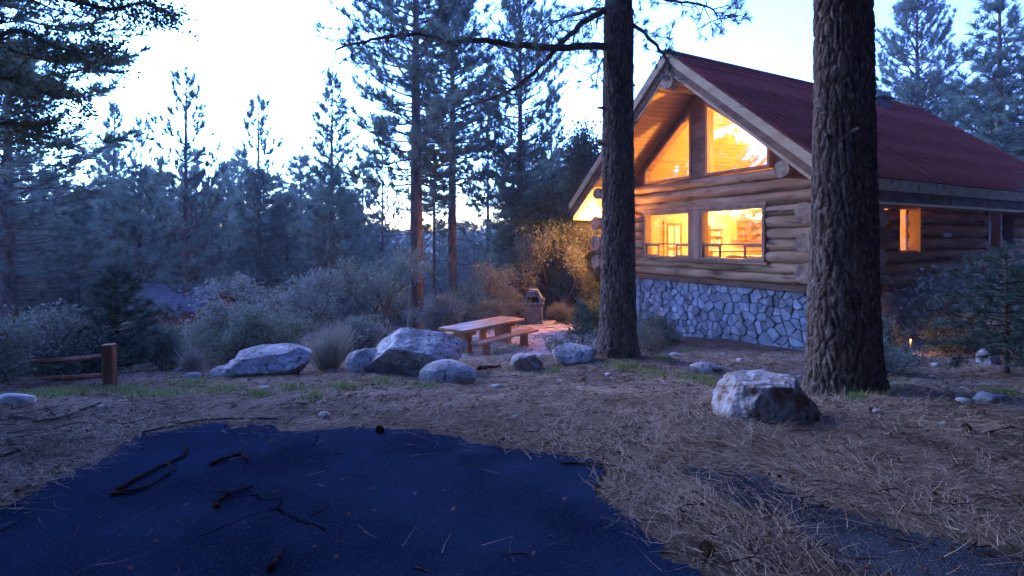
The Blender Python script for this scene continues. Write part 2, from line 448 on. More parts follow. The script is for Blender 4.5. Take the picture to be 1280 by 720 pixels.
def sheet(name, poly, m, step, lift, edge):
    xs = np.arange(min(p[0] for p in poly), max(p[0] for p in poly), step)
    ys = np.arange(min(p[1] for p in poly), max(p[1] for p in poly), step)
    X, Y = np.meshgrid(xs, ys)
    P = np.stack([X.ravel(), Y.ravel(), 0 * X.ravel()], 1)
    wob = np.stack([fbm(P * 3.5, 3, 31), fbm(P * 3.5, 3, 47)], 1) * edge
    ins = in_poly(X.ravel() + wob[:, 0], Y.ravel() + wob[:, 1], poly).reshape(X.shape)
    cell = ins[:-1, :-1] & ins[1:, :-1] & ins[:-1, 1:] & ins[1:, 1:]
    Z = ground_z(X, Y) + lift
    n_ = len(xs)
    k = np.arange(len(ys) - 1)[:, None] * n_ + np.arange(n_ - 1)[None, :]
    q = np.stack([k, k + 1, k + n_ + 1, k + n_], -1)[cell]
    used = np.unique(q); remap = np.zeros(X.size, np.int64); remap[used] = np.arange(len(used))
    b = NB(); b.add(np.stack([X, Y, Z], -1).reshape(-1, 3)[used], remap[q])
    return tag(b.build(name, m, smooth=True), kind='structure')
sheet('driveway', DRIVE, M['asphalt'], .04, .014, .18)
sheet('gravel_path', PATH, M['gravel'], .04, .010, .20)
# ------------------------------------------------------------------ log cabin
rng = np.random.default_rng(11)
CX, CY = 8.92, 14.5
CAB_R = math.atan2(.469, .883)
cabin = thing('log_cabin', 'two-storey log cabin with red metal roof, glowing windows and stone foundation', 'cabin', (CX, CY, 0), CAB_R)
def cab(x, y, z=0):       # cabin coordinates -> world
    c, s = math.cos(CAB_R), math.sin(CAB_R)
    return (CX + c * x - s * y, CY + s * x + c * y, z)
RZ, RK, RM = 8.13, .83, 4.6          # ridge height, roof slope, ridge position
def roof_z(y): return RZ - RK * abs(y - RM)
ANG = math.atan(RK)
XF, XB = -1.8, 14.8                  # roof front and back edges
YE = 5.75                            # half width of the roof

# -- stone foundation: every stone is a piece
def vor_cells(pts, rect):
    x0, x1, y0, y1 = rect
    out = []
    P = np.asarray(pts)
    for i, p in enumerate(P):
        poly = [(x0, y0), (x1, y0), (x1, y1), (x0, y1)]
        d = ((P - p) ** 2).sum(1)
        for j in np.argsort(d)[1:26]:
            q = P[j]; m = (p + q) / 2; n = q - p
            new = []
            for a in range(len(poly)):
                A = np.array(poly[a]); B = np.array(poly[(a + 1) % len(poly)])
                da = np.dot(A - m, n); db = np.dot(B - m, n)
                if da <= 0: new.append(tuple(A))
                if (da < 0 < db) or (db < 0 < da):
                    t = da / (da - db); new.append(tuple(A + (B - A) * t))
            poly = new
            if len(poly) < 3: break
        if len(poly) >= 3: out.append(np.array(poly))
    return out
def relax_pts(n, rect, rg, it=1, aspect=1.0):
    x0, x1, y0, y1 = rect
    nx_ = max(1, int(round(math.sqrt(n * (x1 - x0) / (y1 - y0) / aspect)))); ny_ = max(1, int(math.ceil(n / nx_)))
    pts = []
    for a in range(nx_):
        for b in range(ny_):
            pts.append((x0 + (a + .5 + rg.uniform(-.47, .47) + .25 * (b % 2)) * (x1 - x0) / nx_, y0 + (b + .5 + rg.uniform(-.47, .47)) * (y1 - y0) / ny_))
    return np.array(pts)
def stone_piece(poly, gap, h, rg):
    """polygon (2D) -> rounded slab: verts (u, v, height) with faces"""
    c = poly.mean(0)
    pts = []
    n = len(poly)
    for i in range(n):                        # cut the corners
        a, b, d = poly[i - 1], poly[i], poly[(i + 1) % n]
        la, lb = np.linalg.norm(a - b), np.linalg.norm(d - b)
        k = rg.uniform(.03, .12)
        pts.append(b + (a - b) * min(k, .02 / (la + 1e-6) + .03)); pts.append(b + (d - b) * min(k, .02 / (lb + 1e-6) + .03))
    pts = np.array(pts)
    r = np.linalg.norm(pts - c, axis=1)[:, None]
    def ring(off): return c + (pts - c) * np.clip((r - off) / (r + 1e-9), .25, 1)
    tilt = rg.normal(0, .05, 2)
    def zz(q, h_): return h_ + (q - c) @ tilt
    a, b = ring(gap), ring(gap + .016)
    V = [np.c_[a, np.full(len(a), -.03)], np.c_[a, zz(a, h * .6)], np.c_[b, zz(b, h)]]
    V = np.concatenate(V); m = len(a)
    F = [list(range(2 * m, 3 * m))]
    for lvl in (0, 1):
        for i in range(m):
            j = (i + 1) % m
            F.append([lvl * m + i, lvl * m + j, (lvl + 1) * m + j, (lvl + 1) * m + i])
    return V, F
fw = NB(); fw.box(.0, .5, -.1, 9.3, -3.2, .23)
front_f = fw.build('foundation_wall', M['mortar'], cabin)
fs = NB(); fs.box(.5, 12.9, .0, .5, -3.2, .23); fs.box(.5, 12.9, 8.7, 9.2, -3.2, .23); fs.box(12.4, 12.9, .5, 8.7, -3.2, .23)
side_f = fs.build('foundation_wall', M['mortar'], cabin)
def stones(parent, n, rect, place, aspect, seed):
    rg = np.random.default_rng(seed)
    pp = relax_pts(n, rect, rg, aspect=aspect); pp = pp[rg.random(len(pp)) > .2]
    for poly in vor_cells(pp, rect):
        if np.ptp(poly[:, 0]) < .08 or np.ptp(poly[:, 1]) < .06: continue
        V, F = stone_piece(poly, .010, rg.uniform(.035, .11), rg)
        b = NB(); b.poly([place(*v) for v in V], F)
        b.build('stone', M['stone'], parent)
stones(front_f, 365, (-.1, 8.7, -2.15, .225), lambda u, v, h: (-h, u, v), .80, 3)
stones(side_f, 60, (.5, 7.5, -2.0, .225), lambda u, v, h: (u, -h, v), 1.2, 5)

# sill planks
b = NB(); b.box(-.16, .4, -.16, 9.36, .235, .405); b.build('sill_plank', M['darkwood'], cabin)
b = NB(); b.box(.4, 12.9, -.16, .3, .235, .405); b.build('sill_plank', M['darkwood'], cabin)

# -- logs
def log_piece(p0, p1, r, mt, seed, flare0=1.0, flare1=1.0, segs=14, squash=1.0, name='log'):
    rg = np.random.default_rng(seed)
    p0 = np.array(p0, float); p1 = np.array(p1, float)
    Ln = np.linalg.norm(p1 - p0)
    segs = int(max(5, min(segs, Ln * 2.2 + 3)))
    t = np.linspace(0, 1, segs)
    sd = np.concatenate([t * Ln]); sides = 12
    d = (p1 - p0) / Ln
    up = np.array([0, 0, 1.0]); sx = np.cross(d, up)
    a = np.arange(sides) / sides * 2 * math.pi
    V = []
    for i in range(segs):
        c = p0 + d * sd[i]
        rr = r * (1 + .05 * math.sin(sd[i] * 1.3 + seed) + rg.normal(0, .02))
        rr *= 1 + (flare0 - 1) * max(0, 1 - sd[i] / .8) + (flare1 - 1) * max(0, 1 - (Ln - sd[i]) / .8)
        wob = rg.normal(0, .006, 2)
        ra = rr * (1 + rg.normal(0, .022, sides))
        V.append(c + np.outer(ra * np.cos(a) + wob[0], sx) + np.outer(ra * np.sin(a) * squash + wob[1], up))
    if flare0 > 1.01 or flare1 > 1.01:
        V[0] = V[0] + np.outer(rg.normal(0, .012, sides), d); V[-1] = V[-1] + np.outer(rg.normal(0, .012, sides), d)
    b = NB()
    i = np.arange(segs - 1)[:, None] * sides; j = np.arange(sides)[None, :]; k = (j + 1) % sides
    b.add(np.concatenate(V), np.stack([i + j, i + k, i + sides + k, i + sides + j], -1).reshape(-1, 4))
    b.N.append(list(range(sides))[::-1]); b.N.append(list(range((segs - 1) * sides, segs * sides)))
    me = b.mesh(name, smooth=True)
    me.materials.append(mt); me.materials.append(M['logend'])
    for q in (-1, -2):
        me.polygons[len(me.polygons) + q].material_index = 1
        me.polygons[len(me.polygons) + q].use_smooth = False
    return put(name, me, None, cabin)
LB = [.41, .72, 1.05, 1.41, 1.77, 2.12, 2.48, 2.83, 3.22, 3.60, 3.95]
for i in range(10):
    z0, z1 = LB[i], LB[i + 1]
    zc, r = (z0 + z1) / 2, (z1 - z0) / 2 * 1.06
    big = i in (0, 2, 5)
    yr = -.92 - .1 * (i % 3) if big else -.38
    yl = 9.2 + (.95 if big else .4)
    fl = 1.45 if big else 1.0
    xc = .07 + .012 * math.sin(i * 2.1)
    if 2 <= i <= 6:
        log_piece((xc, yr, zc), (xc, 2.10, zc), r, M['log'], 10 + i, fl)
        log_piece((xc, 7.55, zc), (xc, yl, zc), r, M['log'], 30 + i, 1, fl)
    elif i == 8: log_piece((xc - .03, .15, zc), (xc - .03, 9.05, zc), r, M['log'], 50 + i)
    elif i == 9: log_piece((xc - .05, .72, zc), (xc - .05, 8.48, zc), r, M['log'], 50 + i)
    else: log_piece((xc - (.03 if i == 7 else 0), yr, zc), (xc, yl, zc), r, M['log'], 50 + i, fl, fl)
ZS = [.50, .85, 1.24, 1.64, 2.05, 2.47, 2.88, 3.24]
for k, zc in enumerate(ZS):
    big = k in (1, 3, 5)
    xs = -1.28 - .06 * (k % 2) if big else -.45
    fl = 1.42 if big else 1.0
    r = .205
    if 1.30 < zc < 2.86:
        log_piece((xs, .07, zc), (2.92, .07, zc), r, M['logx'], 70 + k, fl)
        log_piece((4.25, .07, zc), (8.75, .07, zc), r, M['logx'], 90 + k)
        log_piece((10.85, .07, zc), (13.3, .07, zc), r, M['logx'], 110 + k)
    else: log_piece((xs, .07, zc), (13.3, .07, zc), r, M['logx'], 130 + k, fl)
    log_piece((xs, 9.13, zc), (13.3, 9.13, zc), r, M['logx'], 150 + k, fl)
# roof-carrying logs
log_piece((-1.76, RM, 7.12), (13.2, RM, 7.12), .27, M['logx'], 201, segs=10, name='ridge_log')
log_piece((-1.60, .52, 3.66), (13.2, .52, 3.66), .215, M['logx'], 202, segs=10, name='purlin_log')
log_piece((-1.60, 8.70, 3.64), (13.2, 8.70, 3.64), .215, M['logx'], 203, segs=10, name='purlin_log')

# -- gable infill round the two tall windows
UO = .70
def und(y): return roof_z(y) - UO - .04
for pts in ([(.60, 3.955), (1.93, 3.955), (1.93, und(1.93)), (.60, und(.60))],
            [(1.93, 4.80), (4.44, 6.62), (4.44, und(4.44)), (1.93, und(1.93))],
            [(5.08, 6.52), (7.51, 4.60), (7.51, und(7.51)), (5.08, und(5.08))],
            [(7.51, 3.955), (8.55, 3.955), (8.55, und(8.55)), (7.51, und(7.51))]):
    b = NB(); b.prism(pts, 0, .02, .2); b.build('gable_panel', M['darkwood'], cabin)
b = NB(); b.box(-.10, .22, 4.445, 5.075, 3.955, und(RM) + .0); b.build('king_post', M['darkwood'], cabin)

def frame_poly(pts, w, x0, x1, name, m, parent):
    P = np.array(pts, float); n = len(P)
    area = sum(P[i][0] * P[(i + 1) % n][1] - P[(i + 1) % n][0] * P[i][1] for i in range(n))
    if area < 0: P = P[::-1]
    I = []
    for i in range(n):
        a, b_, c = P[i - 1], P[i], P[(i + 1) % n]
        e1 = (b_ - a) / np.linalg.norm(b_ - a); e2 = (c - b_) / np.linalg.norm(c - b_)
        n1 = np.array([-e1[1], e1[0]]); n2 = np.array([-e2[1], e2[0]])
        k = w / (1 + np.dot(n1, n2))
        I.append(b_ + (n1 + n2) * k)
    I = np.array(I)
    for i in range(n):                         # one board per side, mitred
        j = (i + 1) % n
        bb = NB(); bb.prism([P[i], P[j], I[j], I[i]], 0, x0, x1); bb.build(name, m, parent)
    return I
def pane(pts, x, parent):
    bb = NB(); bb.prism([tuple(p) for p in pts], 0, x, x + .012)
    return bb.build('pane', M['glass'], parent)
def window_front(pts, name='window'):
    w = NB(); w.prism([tuple(p) for p in pts], 0, .118, .122)
    root = bpy.data.objects.new(name, None); C.objects.link(root); root.parent = cabin
    I = frame_poly(pts, .085, -.14, .19, 'frame', M['trim'], root)
    pane(I, .03, root)
    return root, I
window_front([(5.09, 3.99), (7.49, 3.99), (7.49, 4.56), (5.09, 6.46)])
window_front([(1.95, 3.99), (4.43, 3.99), (4.43, 6.56), (1.95, 4.76)])
for y0, y1 in ((5.13, 7.53), (2.12, 4.65)):
    root, I = window_front([(y0, 1.06), (y1, 1.06), (y1, 2.825), (y0, 2.825)])
    a0, a1 = y0 + .09, y1 - .09
    b = NB(); b.box(-.09, .12, a0, a1, 1.585, 1.635); b.build('rail', M['trim'], root)
    wd = (a1 - a0) * .30
    for q0, q1 in ((a0, a0 + wd), (a1 - wd, a1)):    # small opening sashes at the foot
        frame_poly([(q0 + .002, 1.152), (q1 - .002, 1.152), (q1 - .002, 1.58), (q0 + .002, 1.58)], .05, -.07, .0, 'sash', M['trim'], root)
b = NB(); b.box(-.15, .2, 4.66, 5.12, 1.06, 2.825); b.build('window_post', M['trim'], cabin)
b = NB(); b.box(-.20, .15, 2.0, 7.65, .985, 1.052); b.build('window_sill', M['log'], cabin)
b = NB(); b.box(-.165, .0, 2.05, 7.60, 2.83, 2.93); b.build('window_lintel', M['trim'], cabin)
# side windows
def window_side(x0, x1, z0, z1):
    root = bpy.data.objects.new('window', None); C.objects.link(root); root.parent = cabin
    w = .07
    for q in ((x0, x0 + w, z0, z1), (x1 - w, x1, z0, z1), (x0 + w, x1 - w, z0, z0 + w), (x0 + w, x1 - w, z1 - w, z1)):
        b = NB(); b.box(q[0], q[1], -.13, .17, q[2], q[3]); b.build('frame', M['trim'], root)
    b = NB(); b.box(x0 + w, x1 - w, .03, .042, z0 + w, z1 - w); b.build('pane', M['glass'], root)
    return root
window_side(2.93, 4.24, 1.30, 2.86)
rt = window_side(8.76, 10.84, 1.30, 2.86)
b = NB(); b.box(9.76, 9.84, -.10, .12, 1.37, 2.79); b.build('mullion', M['trim'], rt)

# -- roof
def slope_prism(nbd, side, x0, x1, y_in, y_out, v0, v1):
    """slab parallel to the roof slope; v0,v1 = vertical offsets below the roof surface"""
    ya, yb = RM + side * y_in, RM + side * y_out
    za, zb = RZ - RK * y_in, RZ - RK * y_out
    nbd.prism([(ya, za - v0), (yb, zb - v0), (yb, zb - v1), (ya, za - v1)], 0, x0, x1)
for sd in (-1, 1):
    b = NB(); slope_prism(b, sd, XF + .06, XB - .06, 0.0, YE - .06, .035, UO - .06)
    b.build('roof_deck', M['darkwood'], cabin)
    pw = .415
    npan = int(round((XB - XF) / pw)); pw = (XB - XF) / npan
    b = NB()
    slope_prism(b, sd, 0, pw - .006, 0.01, YE, 0.0, .03)
    slope_prism(b, sd, 0, .035, 0.01, YE + .004, -.032, -.0005)
    pm = b.mesh('roof_panel')
    for k in range(npan):
        o = put('roof_panel', pm, M['roof'], cabin); o.location = (XF + k * pw, 0, 0)
    # barge boards on the front gable edge
    b = NB(); slope_prism(b, sd, XF - .03, XF + .055, -.0, YE + .0, .045, .36); b.build('barge_board', M['barge'], cabin)
    b = NB(); slope_prism(b, sd, XF + .10, XF + .19, .0, YE - .15, .385, UO + .06); b.build('barge_board', M['barge'], cabin)
    b = NB(); slope_prism(b, sd, XB - .055, XB + .03, -.0, YE + .0, .045, UO); b.build('barge_board', M['barge'], cabin)
    # underside boards
    bl = YE / math.cos(ANG); nb_ = 38; bw = bl / nb_
    b = NB(); b.box(XF + .195, 13.3, .004, bw - .004, -.02, .02); bm = b.mesh('soffit_board')
    for k in range(nb_):
        o = put('soffit_board', bm, M['soffit'], cabin)
        yy = k * bw * math.cos(ANG); 
        o.rotation_euler = (-sd * ANG if sd > 0 else -sd * ANG, 0, 0)
        if sd > 0: o.location = (0, RM + yy, RZ - UO - RK * yy)
        else: o.location = (0, RM - yy - bw * math.cos(ANG), RZ - UO - RK * (yy + bw * math.cos(ANG)))
    ye = RM + sd * YE
    za = RZ - RK * YE
    lo, hi = sorted((ye - sd * .10, ye - sd * .005))
    b = NB(); b.box(XF + .06, XB - .06, lo, hi, za - .33, za - .04); b.build('eave_board', M['barge'], cabin)
    lo, hi = sorted((ye - sd * .22, ye - sd * .12))
    b = NB(); b.box(XF + .13, XB - .13, lo, hi, za - .60, za - .28); b.build('eave_board', M['barge'], cabin)
b = NB(); b.prism([(RM - .16, RZ - .10), (RM, RZ + .055), (RM + .16, RZ - .10), (RM, RZ + .03)], 0, XF - .02, XB + .02)
b.build('ridge_cap', M['roof'], cabin)
# roof vent
vb = bpy.data.objects.new('roof_vent', None); C.objects.link(vb); vb.parent = cabin
b = NB(); b.box(9.5, 10.3, 3.75, 4.30, 7.2, 7.80); b.build('vent_box', M['dark'], vb)
b = NB(); b.box(9.4, 10.4, 3.62, 4.42, 7.805, 7.86); b.build('vent_cap', M['dark'], vb)

# -- inside shell
def shell(name, m, *boxes):
    for q in boxes:
        b = NB(); b.box(*q); b.build(name, m, cabin)
shell('inner_wall', M['wall_in'], (.26, .30, .3, 8.9, .42, 1.05), (.26, .30, .3, 2.12, 1.05, 2.83), (.26, .30, 4.67, 5.11, 1.05, 2.83), (.26, .30, 7.53, 8.9, 1.05, 2.83),
      (.26, .30, .3, 8.9, 2.83, 3.16), (.26, .30, .3, 8.9, 3.36, 3.94),
      (.3, 12.6, .30, .34, .42, 1.33), (.3, 2.94, .30, .34, 1.33, 2.83), (4.23, 8.77, .30, .34, 1.33, 2.83), (10.83, 12.6, .30, .34, 1.33, 2.83), (.3, 12.6, .30, .34, 2.83, 3.55),
      (.3, 12.6, 8.86, 8.90, .42, 3.55))
b = NB(); b.prism([(.3, .42), (8.9, .42), (8.9, 3.5), (RM, 7.2), (.3, 3.5)], 0, 9.6, 9.7); b.build('inner_wall', M['wall_in'], cabin)
shell('inner_wall', M['wall_in'], (5.6, 5.7, .34, 3.6, .42, 3.15), (5.7, 9.6, 3.55, 3.65, .42, 3.15))
b = NB(); b.box(.3, 12.6, .34, 8.86, .30, .42); b.build('inner_floor', M['floor_in'], cabin)
b = NB(); b.box(.3, 9.6, .34, 8.86, 3.16, 3.36); b.build('loft_floor', M['plaster'], cabin)
for k in range(5):
    b = NB(); b.box(.3, 9.6, 1.2 + 1.7 * k, 1.38 + 1.7 * k, 2.99, 3.155); b.build('ceiling_beam', M['wall_in'], cabin)
# end closers for the rest of the house
shell('back_wall', M['log'], (12.6, 12.8, .2, 9.0, .42, 3.5))
b = NB(); b.prism([(.2, 3.5), (9.0, 3.5), (RM, 7.3)], 0, 12.6, 12.8); b.build('back_wall', M['log'], cabin)

# -- things inside (each on its own)
def inthing(name, label, cat, x, y, z): return thing(name, label, cat, cab(x, y, z), CAB_R)
dr = bpy.data.objects.new('door', None); C.objects.link(dr); dr.parent = cabin
b = NB(); b.box(2.30, 3.22, 8.80, 8.855, .425, 2.52); b.build('door_leaf', M['cabinet'], dr)
for q in ((2.42, 2.72, .6, 1.3), (2.80, 3.10, .6, 1.3), (2.42, 2.72, 1.45, 2.4), (2.80, 3.10, 1.45, 2.4)):
    b = NB(); b.box(q[0], q[1], 8.775, 8.798, q[2], q[3]); b.build('door_panel', M['plaster'], dr)
b = NB(); b.tube([(3.14, 8.80, 1.42), (3.14, 8.72, 1.42)], [.02, .035], 8); b.build('handle', M['dark'], dr)
for q in ((2.18, 2.295, .425, 2.62), (3.225, 3.34, .425, 2.62), (2.295, 3.225, 2.525, 2.62)):
    b = NB(); b.box(q[0], q[1], 8.77, 8.855, q[2], q[3]); b.build('door_frame', M['wall_in'], dr)

t = inthing('base_cabinet', 'long wooden kitchen counter seen through the right lower window', 'cabinet', 6.5, 8.5, .42)
b = NB(); b.box(-2.0, 2.4, -.30, .33, .0, .86); b.build('carcass', M['cabinet'], t)
b = NB(); b.box(-2.05, 2.45, -.36, .34, .865, .91); b.build('worktop', M['plaster'], t)
for k in range(6):
    b = NB(); b.box(-1.95 + .72 * k, -1.30 + .72 * k, -.325, -.302, .10, .80); d = b.build('door', M['wall_in'], t)
    b = NB(); b.tube([(-1.36 + .72 * k, -.33, .62), (-1.36 + .72 * k, -.36, .62)], .012, 6); b.build('handle', M['dark'], d)
t = inthing('wall_cabinet', 'glass-fronted wall cabinet above the kitchen counter', 'cabinet', 7.4, 8.65, 1.75)
b = NB(); b.box(-.95, .95, .12, .19, 0, .95); b.build('back', M['wall_in'], t)
for q in ((-.95, -.90), (-.03, .03), (.90, .95)):
    b = NB(); b.box(q[0], q[1], -.15, .118, 0, .95); b.build('side', M['cabinet'], t)
for z in (0, .30, .60, .91):
    b = NB(); b.box(-.898, -.032, -.14, .118, z, z + .035); b.box(.032, .898, -.14, .118, z, z + .035); b.build('shelf', M['cabinet'], t)
for xx in (-.47, .47):
    for q in ((-.43, -.36, .0, .95), (.36, .43, .0, .95), (-.36, .36, 0, .07), (-.36, .36, .88, .95)):
        b = NB(); b.box(xx + q[0], xx + q[1], -.175, -.152, q[2], q[3]); b.build('door_frame', M['cabinet'], t)
t = inthing('wall_shelf', 'open corner shelf with small jars left of the glass cabinet', 'shelf', 5.25, 8.66, 1.5)
for z in (.1, .45, .8):
    b = NB(); b.box(-.42, .42, -.12, .18, z, z + .03); b.build('board', M['cabinet'], t)
for q in (-.44, .42):
    b = NB(); b.box(q, q + .02, -.12, .18, .0, .95); b.build('upright', M['cabinet'], t)
for k, (q, z) in enumerate(((-.3, .132), (0, .132), (.25, .132), (-.2, .482), (.2, .482))):
    j = tag(NB(), ) if False else NB()
    j.lathe([(.045, 0), (.05, .04), (.05, .12), (.025, .15), (.028, .17)], 10)
    o = j.build('jar', M['concrete'] if k % 2 else M['plaster'])
    w = cab(5.25 + q, 8.66, 1.5 + z); o.location = w
    tag(o, ['small cream jar at the left of the lower kitchen shelf', 'small grey jar in the middle of the lower kitchen shelf', 'small cream jar at the right of the lower kitchen shelf',
            'small grey jar at the left of the upper kitchen shelf', 'small cream jar at the right of the upper kitchen shelf'][k], 'jar', 'jars on the kitchen shelf')
t = inthing('dining_table', 'wooden dining table under the chandelier behind the right lower window', 'table', 2.6, 4.5, .42)
b = NB(); b.box(-.6, .6, -.95, .95, .70, .75); b.build('table_top', M['plaster'], t)
for sx in (-1, 1):
    for sy in (-1, 1):
        b = NB(); b.box(sx * .52 - .04, sx * .52 + .04, sy * .85 - .04, sy * .85 + .04, 0, .698); b.build('leg', M['cabinet'], t)
t = inthing('sofa', 'brown sofa with its back to the right lower window', 'sofa', 1.25, 3.3, .42)
b = NB(); b.box(-.40, .40, -.9, .9, .12, .42); b.build('seat', M['fabric'], t)
b = NB(); b.box(-.48, -.25, -.9, .9, .425, .80); b.build('backrest', M['fabric'], t)
for sy in (-1, 1):
    b = NB(); b.box(-.48, .40, sy * 1.0 - .095, sy * 1.0 + .095, .12, .62); b.build('armrest', M['fabric'], t)
for sx in (-.4, .33):
    for sy in (-.85, .8):
        b = NB(); b.box(sx, sx + .06, sy, sy + .06, 0, .118); b.build('leg', M['dark'], t)
for k, (dx, lab) in enumerate(((5.4, 'upright wooden chair at the back of the kitchen counter'),)):
    pass
# chandelier with glass bowls
CHX, CHY, CHZ = 2.35, 4.30, 2.55
t = inthing('chandelier', 'brass chandelier with glowing glass shades behind the right lower window', 'chandelier', CHX, CHY, CHZ)
b = NB(); b.tube([(0, 0, .02), (0, 0, .60)], .012, 8); b.lathe([(.03, -.02), (.05, .02), (.05, .08), (.02, .12)], 10); b.build('stem', M['brass'], t)
for k in range(5):
    a = k * 2 * math.pi / 5 + .3
    c, s = math.cos(a), math.sin(a)
    b = NB(); b.tube([(.04 * c, .04 * s, .05), (.15 * c, .15 * s, -.02), (.27 * c, .27 * s, .0), (.30 * c, .30 * s, .05)], .010, 6)
    arm = b.build('arm', M['brass'], t)
    b = NB(); b.lathe([(.03, .05), (.075, .06), (.095, .12), (.09, .15)], 12, (.30 * c, .30 * s, 0)); b.build('shade', M['bulb'], arm)
t = inthing('ceiling_light', 'round white ceiling light beyond the chandelier', 'lamp', 5.0, 7.5, 2.90)
b = NB(); b.lathe([(.16, .05), (.17, .08), (.17, .255)], 16); b.build('base', M['white'], t)
b = NB(); b.lathe([(.02, -.03), (.10, -.01), (.15, .048)], 16); b.build('shade', M['bulb'], t)
t = inthing('floor_lamp', 'tall reading lamp standing in the loft behind the gable windows', 'lamp', 3.3, 1.5, 3.36)
b = NB(); b.lathe([(.16, 0), (.16, .02), (.02, .04), (.015, .9)], 12); b.build('stand', M['dark'], t)
b = NB(); b.lathe([(.10, .9), (.16, .92), (.16, 1.06), (.10, 1.08)], 14); b.build('shade', M['bulb'], t)

def lamp(name, loc, power, col=(1, .52, .15), size=.12, spot=None, aim=None):
    l = bpy.data.lights.new(name, 'SPOT' if spot else 'POINT')
    l.energy = power / EXPO
    l.color = col
    l.shadow_soft_size = size
    if spot: l.spot_size = R(spot); l.spot_blend = .4
    o = bpy.data.objects.new(name, l); C.objects.link(o); o.location = loc
    if aim is not None: o.rotation_euler = (Vector(aim) - Vector(loc)).to_track_quat('-Z', 'Y').to_euler()
    return o
WARM = (1, .57, .19)
lamp('chandelier_light', cab(CHX, CHY, CHZ - .1), 1200, WARM)
lamp('ceiling_light_glow', cab(5.0, 7.5, 2.80), 1150, (1, .62, .24))
lamp('loft_light', cab(3.3, 1.5, 4.60), 3600, WARM)
lamp('side_room_light', cab(8.0, 2.0, 2.6), 10, WARM)

# porch lantern under the far-left eave
t = thing('porch_lantern', 'small lit lantern under the left eave of the cabin', 'lantern', cab(-.62, 9.55, 2.72), CAB_R)
b = NB(); b.lathe([(.07, 0), (.08, .02), (.02, .03)], 8); b.lathe([(.02, .22), (.09, .24), (.02, .32), (.012, .60)], 8); b.build('frame', M['dark'], t)
b = NB(); b.lathe([(.05, .032), (.06, .10), (.05, .218)], 8); b.build('glass', M['bulb'], t)
lamp('porch_light', cab(-.62, 9.55, 2.66), 2300, (1, .50, .16), .08)
# thermometer box on the dark side wall
t = NB(); t.box(5.45, 5.95, -.20, -.14, 1.86, 1.98); o = t.build('meter_box', M['white'], cabin)
# ------------------------------------------------------------------ patio, table, fireplace
PAT = [(-2.2, 14.9), (-.6, 14.2), (1.2, 13.9), (2.5, 14.6), (3.4, 16.5), (3.6, 19), (3.2, 22), (1.6, 23.6), (-.2, 23.4), (-1.6, 21.6), (-3.0, 19), (-3.4, 17)]
PZ = -1.88
b = NB(); b.prism(PAT, 2, PZ - .25, PZ + .015)
patio = tag(b.build('patio', M['mortar']), kind='structure')
rg = np.random.default_rng(8)
pc = relax_pts(190, (-3.4, 3.6, 13.9, 23.6), rg, aspect=1.0)
for poly in vor_cells(pc, (-3.4, 3.6, 13.9, 23.6)):
    c = poly.mean(0)
    if not in_poly(c[0:1], c[1:2], PAT)[0]: continue
    V, F = stone_piece(poly, .022, rg.uniform(.025, .045), rg)
    V = V - np.array([c[0], c[1], 0]); V[:, 2] *= .6
    b = NB(); b.poly(V, F)
    o = b.build('flagstone', M['flag'], patio); o.location = (c[0], c[1], PZ + .022)

TA = math.atan2(.80, .60) - math.pi / 2       # table long axis is local +Y
PT = PZ + .05
tb = thing('picnic_table', 'heavy orange-brown plank picnic table on stump legs behind the grey boulder', 'table', (-.95, 17.75, PT), TA)
def plank(nb_, x0, x1, y0, y1, z0, z1, seed):
    rg = np.random.default_rng(seed)
    n = 9
    ys = np.linspace(y0, y1, n)
    L_ = [(x0 + rg.uniform(-.018, .018), y, 0) for y in ys]; R_ = [(x1 + rg.uniform(-.018, .018), y, 0) for y in ys]
    V = []
    for (l, r_) in zip(L_, R_):
        V += [(l[0], l[1], z0), (r_[0], r_[1], z0), (r_[0], r_[1], z1 - .012), (r_[0] - .012, r_[1], z1), (l[0] + .012, l[1], z1), (l[0], l[1], z1 - .012)]
    i = np.arange(n - 1)[:, None] * 6; j = np.arange(6)[None, :]; k = (j + 1) % 6
    base = nb_.n
    nb_.add(V, np.stack([i + j, i + 6 + j, i + 6 + k, i + k], -1).reshape(-1, 4))
    nb_.N.append([base + q for q in range(6)]); nb_.N.append([base + (n - 1) * 6 + q for q in range(6)][::-1])
for k in range(3):
    b = NB(); plank(b, -.54 + .362 * k, -.184 + .362 * k, -1.62, 1.62 + .06 * (k % 2), .72, .80, 40 + k); b.build('table_plank', M['tablewood'], tb)
for y in (-1.05, 1.05):
    b = NB(); b.box(-.30, .30, y - .10, y + .10, 0, .60); b.build('leg', M['stump'], tb)
    b = NB(); b.box(-.50, .50, y - .08, y + .08, .605, .718); b.build('cross_beam', M['stump'], tb)
def bench(label, dx, dy):
    c, s = math.cos(TA), math.sin(TA)
    t = thing('bench', label, 'bench', (-.95 + c * dx - s * dy, 17.75 + s * dx + c * dy, PT), TA, 'benches of the picnic table')
    b = NB(); plank(b, -.19, .19, -1.55, 1.6, .41, .48, 60 + int(dx * 10)); b.build('seat', M['tablewood'], t)
    for y in (-1.0, 1.0):
        b = NB(); b.lathe([(.155, 0), (.15, .1), (.14, .3), (.15, .408)], 14, (0, y, 0)); b.build('leg', M['stump'], t)
bench('plank bench on two stumps on the near, cabin side of the picnic table', .95, .0)
bench('plank bench on the far, forest side of the picnic table', -.92, .05)

